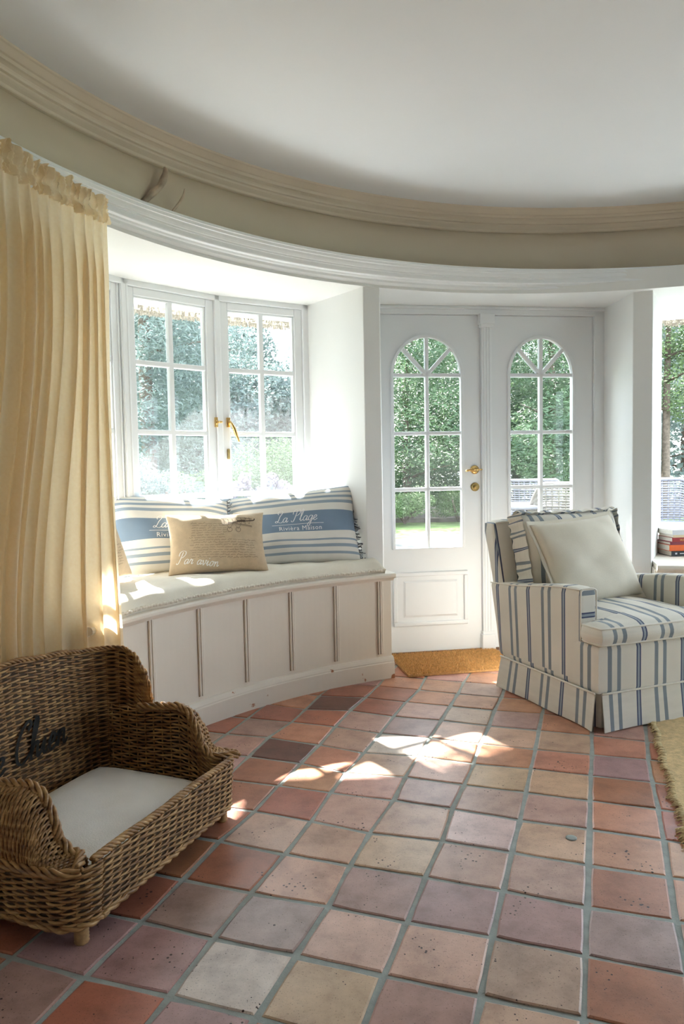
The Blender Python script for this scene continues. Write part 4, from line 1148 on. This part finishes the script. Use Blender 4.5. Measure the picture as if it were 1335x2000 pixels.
# T-shaped seat cushion
def seat_cushion():
    mb = MB()
    nx, ny = 46, 34
    X0, X1, Y0, Y1 = -0.006, AW + 0.006, -0.030, 0.600
    def outline(x, y):
        # T outline: wings only in front
        if y < 0.105: return (X0, X1)
        return (0.100, AW - 0.100)
    def S(u, w, side):
        y = lerp(Y0, Y1, w)
        tt = smoothstep(0.095, 0.125, y)
        xa = lerp(X0, 0.102, tt); xb = lerp(X1, AW - 0.102, tt)
        x = lerp(xa, xb, u)
        eu = min(u, 1 - u) * (xb - xa); ew = min(w, 1 - w) * (Y1 - Y0)
        if tt < 0.9 and (x < 0.1 or x > AW - 0.1): ew = min(ew, max(0, 0.112 - y))
        k = (1 - (1 - min(1, eu / 0.05)) ** 2) * (1 - (1 - min(1, ew / 0.05)) ** 2)
        h = 0.037 + 0.010 * k + 0.030 * k * (1 - (2 * u - 1) ** 2) * sin(pi * min(1, w * 1.05)) ** 0.6 if side > 0 else 0.034 * (0.9 + 0.1 * k)
        rim = 0.030
        zc = 0.398
        yy = y + (0.010 * (1 - k) if w < 0.1 else 0)
        wr = 0.003 * sin(23 * u + 9 * w) * sin(8 * w) * k
        return Vector((x, yy - 0.014 * (1 - (2 * u - 1) ** 2) * (1 - w), zc + side * h + wr))
    uvf = lambda u, w: (S(u, w, 1)[0] + 0.06, w)
    mb.grid(lambda u, w: S(u, w, 1), nx, ny, uvf); mb.grid(lambda u, w: S(u, w, -1), nx, ny, uvf, flip=True)
    # boxing round the border, slightly bulging
    bord = [(k / nx, 0.0) for k in range(nx)] + [(1.0, k / ny) for k in range(ny)] + [(1 - k / nx, 1.0) for k in range(nx)] + [(0.0, 1 - k / ny) for k in range(ny)]
    nb = len(bord)
    cen = Vector((AW / 2, 0.25, 0))
    def bf(u, w):
        i = int(round(u * nb)) % nb; q = bord[i]; a = S(*q, 1); b_ = S(*q, -1); p = a.lerp(b_, w)
        out = Vector((0, -1, 0)) if q[1] == 0 else (Vector((0, 1, 0)) if q[1] == 1.0 else Vector((-1 if q[0] == 0 else 1, 0, 0)))
        return p + out * (0.012 * sin(pi * w) + 0.002 * sin(i * 0.9))
    mb.grid(bf, nb, 5, lambda u, w: (bf(u, 0.5)[0] + bf(u, 0.5)[1] * 0.0 + 0.06, w), flip=True)
    cu = mb.build('seat_cushion', 'ticking', chair)
    m2 = MB()
    for side in (1, -1):
        m2.tube([S(*bord[i], side) + Vector((0, 0, 0.001)) for i in range(nb)], 0.0045, 6, closed=True)
    m2.build('welt', 'piping', cu)
seat_cushion()
# back cushion with soft ruffled border
Sb = pillow_fn(0.60, 0.43, 0.20, 0.03, 31)
mb = MB(); nn = 40
def ed(t): t = 2 * t - 1; return math.copysign(1 - (1 - abs(t)) ** 1.5, t)
for side in (-1, 1):
    mb.grid(lambda a, b_: Sb(ed(a), ed(b_), side), nn, nn, uvf=lambda a, b_: (0.30 * ed(a) + 0.36, b_), flip=(side > 0))
for sg in (-1, 1):   # gathered side strips
    mb.grid(lambda u, w: Sb(sg, ed(w)) + Vector((sg * 0.022 * u + 0.004 * sin(w * 60) * u, (u - 0.5) * 0.09 * (1 + 0.1 * sin(w * 47)), 0.004 * sin(w * 39 + 2 * u))), 6, 60, lambda u, w: (w * 0.9, u))
mb.grid(lambda u, w: Sb(ed(u), 1) + Vector((0.003 * sin(u * 70), (w - 0.5) * 0.07, 0.016 * sin(pi * w) + 0.003 * sin(u * 60) + 0.004)), 60, 6, lambda u, w: (0.6 * u + 0.06, w))
bc = mb.build('back_cushion', 'ticking', chair)
bc.matrix_local = Matrix.Translation((0.375, 0.575, 0.452)) @ Matrix.Rotation(radians(-15), 4, 'X')
# loose cream cushion on the chair
Sc = pillow_fn(0.54, 0.435, 0.17, 0.045, 77)
cush = empty('cream_cushion', label='plain cream cushion with flat flange leaning on the armchair back', cat='cushion')
pillow_mesh(Sc, 34).build('cover', 'cotton_white', cush, weld=True)
mb = MB()
for (ua, va, ub, vb) in ((-1, -1, 1, -1), (1, -1, 1, 1), (1, 1, -1, 1), (-1, 1, -1, -1)):
    o_ = Vector((ua + ub, 0, va + vb)).normalized()
    def fl(u, w, side=0):
        p = Sc(lerp(ua, ub, u), lerp(va, vb, u)); c = Vector((lerp(ua, ub, u), 0, lerp(va, vb, u)))
        return p + Vector((c.x * 0.020 * w, 0.003 * sin(u * 17) * w + side, c.z * 0.020 * w))
    mb.grid(lambda u, w: fl(u, w, -0.0015), 24, 2); mb.grid(lambda u, w: fl(u, w, 0.0015), 24, 2, flip=True)
mb.build('flange', 'cotton_white', cush)
CM = Matrix.Translation(AO) @ Matrix.Rotation(AROT, 4, 'Z') @ Matrix.Translation((0.365, 0.385, 0.452)) @ Matrix.Rotation(radians(6), 4, 'Z') @ Matrix.Rotation(radians(-27), 4, 'X') @ Matrix.Rotation(radians(-3.0), 4, 'Y')
cush.matrix_world = CM

# ------------------------------------------------------------------ doormat, rug
def slab_quad(mb, q, z0, z1):
    mb.add([(x, y, z0) for x, y in q] + [(x, y, z1) for x, y in q], [(3, 2, 1, 0), (4, 5, 6, 7)] + [(k, (k + 1) % 4, 4 + (k + 1) % 4, 4 + k) for k in range(4)])
mq = [(0.338, 3.830), (0.985, 3.955), (0.900, 4.372), (0.262, 4.262)]
mat_root = empty('doormat', (0.62, 4.10, 0), 0, 'orange brown coir doormat lying in front of the white double door', 'doormat')
mo = Vector((0.62, 4.10, 0))
mb = MB(); slab_quad(mb, [(x - mo.x, y - mo.y) for x, y in mq], 0.002, 0.012); mb.build('backing', 'mat_base', mat_root, smooth=False)
mb = MB(); rs = random.Random(8)
for i in range(14000):
    u, w = rs.random(), rs.random()
    a = Vector(mq[0]).lerp(Vector(mq[1]), u); b_ = Vector(mq[3]).lerp(Vector(mq[2]), u); p = a.lerp(b_, w) - mo.xy
    dx, dy = rs.uniform(-.005, .005), rs.uniform(-.005, .005); an = rs.uniform(0, pi); wx, wy = 0.0016 * cos(an), 0.0016 * sin(an)
    mb.add([(p.x - wx, p.y - wy, 0.011), (p.x + wx, p.y + wy, 0.011), (p.x + dx, p.y + dy, 0.024 + rs.uniform(-.003, .002))], [(0, 1, 2)])
o = mb.build('coir_pile', 'coir', mat_root, smooth=False); o['kind'] = 'stuff'
# jute rug: left edge runs from under the chair towards the viewer
E0, E1, E2, E3 = Vector((1.42, 3.38)), Vector((1.316, 3.068)), Vector((1.169, 2.621)), Vector((1.024, 2.17))
def redge(t):
    if t < 0.25: return E0.lerp(E1, t / 0.25)
    if t < 0.6: return E1.lerp(E2, (t - 0.25) / 0.35)
    return E2.lerp(E2 + (E3 - E2) * 1.4, (t - 0.6) / 0.4)
rug = empty('jute_rug', (1.6, 2.6, 0), 0, 'straw coloured jute rug with frayed edge at the lower right', 'rug'); ro = Vector((1.6, 2.6, 0))
mb = MB(); mb.grid(lambda u, w: Vector((*(redge(w) + Vector((0.93, -0.30)) * (u * 1.9) + Vector((0.005 * sin(w * 40), 0))), 0.0085 + 0.0012 * sin(u * 380) + 0.0008 * sin(w * 300))) - ro, 90, 80)
mb.grid(lambda u, w: Vector((*(redge(u) + Vector((0.005 * sin(u * 40), 0))), lerp(0.0085, 0.0015, w))) - ro, 80, 1)
mb.build('weave', 'jute', rug)
mb = MB(); rs = random.Random(12)
for i in range(420):
    t = rs.random(); p = redge(t) + Vector((0.005 * sin(t * 40), 0)); d = Vector((-0.93, 0.3)).normalized() * rs.uniform(0.008, 0.022) + Vector((rs.uniform(-.006, .006), rs.uniform(-.01, .01)))
    mb.tube([Vector((p.x + 0.01, p.y, 0.010)) - ro, Vector((p.x + d.x * .5, p.y + d.y * .5, 0.010 + rs.uniform(0, .004))) - ro, Vector((p.x + d.x, p.y + d.y, 0.004)) - ro], 0.0018, 4)
o = mb.build('frayed_edge', 'jute_light', rug); o['kind'] = 'stuff'

# ------------------------------------------------------------------ books on the right window seat
BP = Vector((1.925, 4.27, 0.565)); BR = radians(4)
books = [(0.030, 0.26, 0.18, 'book_black', 0.00, 'black paperback at the bottom of the stack on the window seat'),
         (0.036, 0.27, 0.185, 'book_orange', -0.012, 'orange book second from the bottom of the stack'),
         (0.017, 0.25, 0.18, 'book_crimson', -0.008, 'thin crimson book in the middle of the stack'),
         (0.026, 0.25, 0.17, 'book_red', 0.004, 'dark red book with gold lettering on its spine'),
         (0.015, 0.24, 0.17, 'book_beige', 0.010, 'thin beige book near the top of the stack'),
         (0.030, 0.26, 0.18, 'book_grey', 0.006, 'pale grey book on top of the stack')]
zz = BP.z + 0.0005
for (h, ln, dp, mt, dx, lb) in books:
    root = empty('book', (BP.x + dx, BP.y, zz), BR + dx * 2, lb, 'book', 'books stacked on the window seat')
    mb = MB(); mb.box(0, ln, 0.0, dp, 0, 0.002); mb.box(0, ln, 0.0, dp, h - 0.0022, h - 0.0004); mb.box(0, ln, -0.0015, 0.002, 0, h - 0.0004)
    cv = mb.build('cover', mt, root, smooth=False, bevel=0.0008)
    mb = MB(); mb.box(0.003, ln - 0.003, 0.002, dp - 0.004, 0.002, h - 0.0022); mb.build('pages', 'page_paper', root, smooth=False)
    Sx = lambda x, z: Vector((x, -0.0022, z))
    if mt == 'book_red':
        mb = MB(); block_text(mb, 'WARREN', 0.045, h * 0.22, h * 0.66, Sx); mb.build('spine_lettering', 'gold_ink', cv)
    if mt == 'book_black':
        mb = MB(); ribbon(mb, [(0.05 + 0.012 * k, h * 0.5) for k in range(16)], 0.005, Sx, taper=False); ribbon(mb, [(0.022, h * 0.5), (0.034, h * 0.5)], 0.010, Sx, taper=False); mb.build('spine_rule', 'book_grey', cv)
    zz += h

# ------------------------------------------------------------------ horns on the ledge
for pts, r0, lb in (([(-0.845, 3.120, 2.180), (-0.832, 3.135, 2.215), (-0.790, 3.165, 2.275), (-0.745, 3.190, 2.330), (-0.725, 3.205, 2.385), (-0.728, 3.205, 2.412)], 0.0150, 'thick curved pale horn standing on the ledge above the curtain'),
                    ([(-0.74, 3.225, 2.180), (-0.72, 3.235, 2.22), (-0.690, 3.250, 2.265), (-0.665, 3.265, 2.310), (-0.658, 3.270, 2.345)], 0.0062, 'thin curved horn tip standing on the ledge, right of the thick one')):
    mb = MB(); mb.tube(catmull3(pts, 8), lambda t, r0=r0: r0 * (1.0 if t < 0.72 else 1 - 0.75 * ((t - 0.72) / 0.28) ** 1.5) * (1 + 0.05 * sin(t * 30)), 12)
    tag(mb.build('horn', 'horn'), lb, 'horn', 'horns on the ledge')

# ------------------------------------------------------------------ outdoors
mb = MB(); mb.box(-40, 40, 4.62, 60, -0.30, -0.06); mb.box(-40, -1.9, -20, 4.62, -0.30, -0.06); mb.box(3.95, 40, -20, 4.62, -0.30, -0.06)
tag(mb.build('ground', 'lawn_grass', smooth=False), kind='structure')
mb = MB(); mb.box(-0.4, 14, 4.75, 11.3, -0.059, -0.045); mb.box(3.95, 14, -8, 4.75, -0.059, -0.045)
tag(mb.build('terrace', 'gravel', smooth=False), kind='structure')
mb = MB(); mb.box(-14, 18, 15.3, 26, -0.059, 0.02); mb.box(-7, -0.42, 4.75, 8.0, -0.059, -0.03); mb.box(-7, -1.9, -4, 4.74, -0.059, -0.03)
tag(mb.build('planting_bed', 'soil', smooth=False), kind='structure')
# thatched eave
eave = empty('thatched_eave', (*ring(-10, 3.4), 2.03), 0, 'grey brown thatched eave hanging over the windows outside', 'roof', kind=None)
eo = Vector(eave.location)
mb = MB(); v = []; n = 60
prof = [(3.14, 2.12), (3.35, 2.045), (3.55, 2.20), (3.30, 2.62), (3.0, 2.62), (3.0, 2.3)]
for i in range(n + 1):
    th = lerp(-100, 100, i / n)
    for r, z in prof: v.append(Vector((*ring(th, r), z)) - eo)
f = []
for i in range(n):
    for k in range(6): f.append((i * 6 + k, (i + 1) * 6 + k, (i + 1) * 6 + (k + 1) % 6, i * 6 + (k + 1) % 6))
mb.add(v, f); mb.build('thatch_layer', 'straw', eave, smooth=False)
mb = MB(); rs = random.Random(2)
for i in range(9000):
    th = rs.uniform(-66, 64); t = rs.random(); r = lerp(3.16, 3.54, t)
    z1 = 2.10 - 0.05 * (1 - abs(t - 0.55)) + rs.uniform(0, 0.1)
    z0 = 2.024 + abs(t - 0.55) * 0.10 + rs.uniform(-0.008, 0.014); x, y = ring(th, r); an = rs.uniform(0, pi); wx, wy = 0.004 * cos(an), 0.004 * sin(an)
    mb.add([Vector((x - wx, y - wy, z1)) - eo, Vector((x + wx, y + wy, z1)) - eo, Vector((x + rs.uniform(-.01, .01) + wx * .5, y + rs.uniform(-.01, .01), z0)) - eo, Vector((x + rs.uniform(-.01, .01) - wx * .5, y, z0)) - eo], [(0, 1, 2, 3)])
o = mb.build('straw_ends', 'straw', eave, smooth=False); o['kind'] = 'stuff'

def leaf_cloud(mb, blobs, count, size, rs, needle=False):
    vol = [b_[3] ** 2 for b_ in blobs]; tot = sum(vol)
    for (cx, cy, cz, R, sq), w in zip(blobs, vol):
        for k in range(int(count * w / tot)):
            d = Vector((rs.gauss(0, 1), rs.gauss(0, 1), rs.gauss(0, 1))).normalized()
            rr = R * (0.55 + 0.45 * rs.random() ** 0.5)
            p = Vector((cx, cy, cz)) + Vector((d.x * rr, d.y * rr, d.z * rr * sq))
            a = Vector((rs.gauss(0, 1), rs.gauss(0, 1), rs.gauss(0, .6))).normalized(); b_ = a.orthogonal().normalized()
            s = size * rs.uniform(0.6, 1.4); wd = s * (0.28 if needle else 0.55)
            mb.add([p - a * s * .5, p + b_ * wd * .5, p + a * s * .5, p - b_ * wd * .5], [(0, 1, 2, 3)])
def tree(name, loc, h, R, mat, label, count, size, seed, base=0.25, needle=False, group='trees in the garden', sq=0.7, nb=14):
    rs = random.Random(seed); root = empty(name, loc, 0, label, 'tree', group)
    mb = MB(); tw = 0.010 * h + 0.03
    path = [(0, 0, -0.1), (rs.uniform(-.1, .1), rs.uniform(-.1, .1), h * .3), (rs.uniform(-.2, .2), rs.uniform(-.2, .2), h * .6), (rs.uniform(-.2, .2), rs.uniform(-.2, .2), h * .93)]
    mb.tube(catmull3(path, 6), lambda t: tw * (1 - 0.85 * t), 8)
    for k in range(8):
        z = h * rs.uniform(base, .85); a = rs.uniform(0, 2 * pi); l = R * rs.uniform(.5, .9)
        mb.tube([(0, 0, z), (cos(a) * l * .5, sin(a) * l * .5, z + l * .12), (cos(a) * l, sin(a) * l, z + l * .2)], lambda t: 0.035 * (1 - .8 * t), 5)
    mb.build('trunk', 'bark', root)
    blobs = []
    for k in range(nb):
        t = (k + 0.5) / nb; z = h * lerp(base, 0.97, t); env = R * (1 - 0.75 * t ** 1.6) if needle else R * (sin(pi * (0.18 + 0.72 * t)))
        a = rs.uniform(0, 2 * pi); q = env * rs.uniform(0.2, 0.65)
        blobs.append((cos(a) * q, sin(a) * q, z, max(.25, env * rs.uniform(.5, .75)), sq))
    mb = MB(); leaf_cloud(mb, blobs, count, size, rs, needle)
    o = mb.build('crown', mat, root, smooth=False); o['kind'] = 'stuff'
    return root
def px_at(u, depth): return ((u - 667.5) / F_PX * depth, depth)
tree('pine_tree', (*px_at(800, 15.5), -0.05), 7.5, 2.0, 'leaf_pine', 'green pine tree seen through the left door leaf', 37440, 0.103, 1, 0.10, True)
tree('pine_tree', (*px_at(905, 17.5), -0.05), 8.5, 2.0, 'leaf_pine', 'green pine tree seen just beside the brass door handle', 33280, 0.110, 2, 0.10, True)
tree('pine_tree', (*px_at(1085, 14.5), -0.05), 7.5, 1.7, 'leaf_pine', 'green pine tree with bare trunk seen through the right door leaf', 33280, 0.096, 3, 0.16, True)
tree('pine_tree', (*px_at(1010, 18.5), -0.05), 8.5, 2.0, 'leaf_pine', 'darker pine tree behind the others in the right door leaf', 29120, 0.117, 4, 0.05, True)
tree('birch_tree', (*px_at(1300, 15.0), -0.05), 7.5, 1.9, 'leaf_light', 'light green tree with slender trunk seen through the right window', 29120, 0.075, 5, 0.28)
tree('leafy_tree', (*px_at(1240, 19.0), -0.05), 8, 2.6, 'leaf_hazy_blue', 'bluish leafy tree behind the slender tree at the right window', 33280, 0.103, 6, 0.05)
tree('leafy_tree', (*px_at(485, 17.0), -0.05), 4.9, 2.0, 'leaf_hazy_blue', 'bluish green tree seen through the right casement of the left window', 37440, 0.089, 8, 0.05)
tree('leafy_tree', (*px_at(395, 15.0), -0.05), 6.2, 1.8, 'leaf_hazy_blue', 'bluish tree seen through the right panes of the left casement', 33280, 0.083, 9, 0.08)
tree('leafy_tree', (*px_at(280, 14.0), -0.05), 6.4, 2.0, 'leaf_hazy_blue', 'bluish green tree seen through the left panes beside the curtain', 37440, 0.083, 10, 0.06)
tree('leafy_tree', (*px_at(610, 20.0), -0.05), 4.6, 2.6, 'leaf_hazy_blue', 'distant bluish tree standing behind the pier between window and door', 24960, 0.117, 13, 0.05)
tree('pine_tree', (*px_at(755, 22.0), -0.05), 8.5, 2.4, 'leaf_pine', 'far pine tree filling the left edge of the left door leaf', 14000, 0.22, 61, 0.02, True)
tree('pine_tree', (*px_at(860, 23.0), -0.05), 9.0, 2.6, 'leaf_pine', 'far pine tree filling the middle of the left door leaf', 14000, 0.22, 62, 0.02, True)
tree('pine_tree', (*px_at(1130, 22.0), -0.05), 8.5, 2.6, 'leaf_pine', 'far pine tree filling the right edge of the right door leaf', 14000, 0.22, 64, 0.02, True)
tree('leafy_tree', (*px_at(1335, 23.0), -0.05), 8.5, 3.0, 'leaf_hazy_blue', 'far bluish tree at the right edge of the right window', 12000, 0.22, 65, 0.02)
# tall slim conifer added to keep sun off the door
tree('shade_conifer', (-2.75, 10.7, -0.05), 9.8, 1.35, 'leaf_hazy_blue', 'tall slim conifer added for shade behind the shrubs at the left window', 49920, 0.075, 21, 0.12, True, nb=22)
# hedge and shrubs
def shrub(name, loc, R, h, mat, label, count, size, seed, group, cat='shrub'):
    rs = random.Random(seed); root = empty(name, loc, 0, label, cat, group)
    blobs = [(rs.uniform(-.5, .5) * R, rs.uniform(-.4, .4) * R, h * rs.uniform(.3, .72), R * rs.uniform(.45, .65), h / R * .45) for _ in range(8)]
    mb = MB(); leaf_cloud(mb, blobs, count, size, rs); o = mb.build('foliage', mat, root, smooth=False); o['kind'] = 'stuff'
    mb = MB()
    for k in range(5):
        a = rs.uniform(0, 6.28); mb.tube([(0, 0, 0), (cos(a) * R * .25, sin(a) * R * .25, h * .3), (cos(a) * R * .45, sin(a) * R * .45, h * .6)], 0.02, 5)
    mb.build('stem', 'bark', root)
    return root, blobs
shrub('round_shrub', (*px_at(310, 8.6), -0.05), 0.95, 1.55, 'leaf_hazy_blue', 'rounded green shrub below the trees at the left casement', 24960, 0.034, 31, 'garden shrubs')
shrub('round_shrub', (*px_at(395, 9.4), -0.05), 0.85, 1.25, 'leaf_light', 'lighter green shrub beside the rounded one at the left window', 20800, 0.034, 32, 'garden shrubs')
shrub('clipped_hedge', (*px_at(545, 9.5), -0.05), 1.15, 1.72, 'leaf_light', 'light green hedge behind the hydrangeas', 29120, 0.031, 33, 'garden shrubs')
shrub('low_shrub', (*px_at(790, 14.6), -0.02), 0.7, 0.65, 'leaf_light', 'low pale shrub at the lawn edge seen through the left door leaf', 9152, 0.034, 34, 'garden shrubs')
shrub('low_shrub', (*px_at(895, 14.9), -0.02), 0.7, 0.75, 'leaf_light', 'low green shrub at the lawn edge below the brass handle', 9152, 0.034, 35, 'garden shrubs')
for i, (u, dd, R, h, lb) in enumerate([(490, 6.9, 0.42, 1.08, 'hydrangea bush with pale flower heads at the left of the pair'), (560, 7.2, 0.50, 1.06, 'hydrangea bush with blue and white heads beside the window frame')]):
    root, blobs = shrub('hydrangea', (*px_at(u, dd), -0.05), R, h, 'leaf_light', lb, 10816, 0.034, 41 + i, 'hydrangeas outside the left window', 'flowers')
    rs = random.Random(50 + i)
    for k in range(22):
        a = rs.uniform(0, 6.28); q = R * rs.uniform(.3, 1.0); z = h * rs.uniform(.72, 1.04) - 0.25 * (q / R) ** 2 * h * .5
        m_ = MB(); cpt = Vector((cos(a) * q, sin(a) * q, z))
        for j in range(80):
            d = Vector((rs.gauss(0, 1), rs.gauss(0, 1), rs.gauss(0, 1))).normalized(); p = cpt + d * 0.066; t1 = d.orthogonal().normalized() * 0.017; t2 = d.cross(t1)
            m_.add([p - t1, p - t2, p + t1, p + t2], [(0, 1, 2, 3)])
        m_.build('flower_head', 'petal_blue' if rs.random() < .35 else 'petal_white', root, smooth=False)

# unseen hedge added left of the house to block low sky light
mb = MB(); rs = random.Random(90)
mb.box(-5.6, -4.9, -5.0, 6.6, -0.06, 3.7)
for k in range(16000):
    q = rs.random(); y = rs.uniform(-5.1, 6.7); z = rs.uniform(-0.05, 3.9)
    p = Vector((-4.87 + rs.uniform(-0.06, 0.10), y, z)) if q < 0.7 else (Vector((rs.uniform(-5.7, -4.8), y, 3.72 + rs.uniform(-.05, .16))) if q < 0.9 else Vector((rs.uniform(-5.7, -4.8), 6.62 + rs.uniform(-.05, .1), z)))
    a = Vector((rs.gauss(0, 1), rs.gauss(0, 1), rs.gauss(0, 1))).normalized(); b_ = a.orthogonal().normalized(); sz = rs.uniform(0.05, 0.11)
    mb.add([p - a * sz, p + b_ * sz * .5, p + a * sz, p - b_ * sz * .5], [(0, 1, 2, 3)])
tag(mb.build('shade_hedge', 'leaf_dark', smooth=False), kind='structure')

# garden furniture
def wicker_chair(loc, rz, mat, label):
    root = empty('garden_chair', loc, rz, label, 'chair', 'wicker garden chairs on the terrace')
    def S_sh(u, w):
        a = radians(lerp(-115, 115, u)); rr = 0.30 + 0.05 * w; top = lerp(0.60, 0.92, smoothstep(0.0, 0.5, 1 - abs(2 * u - 1)))
        return Vector((rr * sin(a), rr * cos(a) * 0.9, lerp(0.22, top, w)))
    mb = MB()
    for i in range(26):
        mb.tube([S_sh(k / 40, (i + .5) / 26) + Vector((0, 0, 0)) + Vector((sin(radians(lerp(-115, 115, k / 40))), cos(radians(lerp(-115, 115, k / 40))), 0)) * (0.006 * (1 if (k + i) % 2 else -1)) for k in range(41)], 0.0105, 4)
    for k in range(21): mb.tube([S_sh(k / 20, q / 5) for q in range(6)], 0.009, 4)
    mb.build('shell', mat, root)
    mb = MB(); mb.tube([S_sh(k / 40, 1.0) for k in range(41)], 0.020, 6); mb.build('rim', mat, root)
    mb = MB(); mb.lathe([(0.30, 0.34), (0.31, 0.36), (0.31, 0.42), (0.28, 0.45)], 20); mb.build('seat_cushion', 'outdoor_cushion', root)
    for (x, y) in ((-.22, -.18), (.22, -.18), (-.2, .22), (.2, .22)):
        mb = MB(); mb.tube([(x, y, -0.045), (x * .95, y * .95, 0.30)], 0.018, 6); mb.build('leg', mat, root)
wicker_chair((*px_at(1098, 7.6), 0.0), radians(-165), 'wicker_tan', 'beige wicker garden chair seen through the right door leaf')
wicker_chair((*px_at(1302, 8.0), 0.0), radians(10), 'wicker_white', 'white wicker garden chair seen through the right window')
wicker_chair((*px_at(1040, 9.3), 0.0), radians(160), 'wicker_white', 'white wicker garden chair behind the garden table')
gt = empty('garden_table', (*px_at(1022, 7.8), -0.045), 0, 'white round garden table with cloth on the terrace', 'table')
mb = MB(); mb.lathe([(0.36, 0.70), (0.38, 0.71), (0.38, 0.735), (0.36, 0.745)], 28); mb.build('table_top', 'wicker_white', gt)
for k in range(3):
    a = 2.1 * k; mb = MB(); mb.tube([(0.05 * cos(a), 0.05 * sin(a), 0.70), (0.06 * cos(a), 0.06 * sin(a), 0.35), (0.26 * cos(a), 0.26 * sin(a), 0.0)], 0.02, 6); mb.build('leg', 'wicker_white', gt)

print('tiles', ntile, 'objects', len(bpy.data.objects))
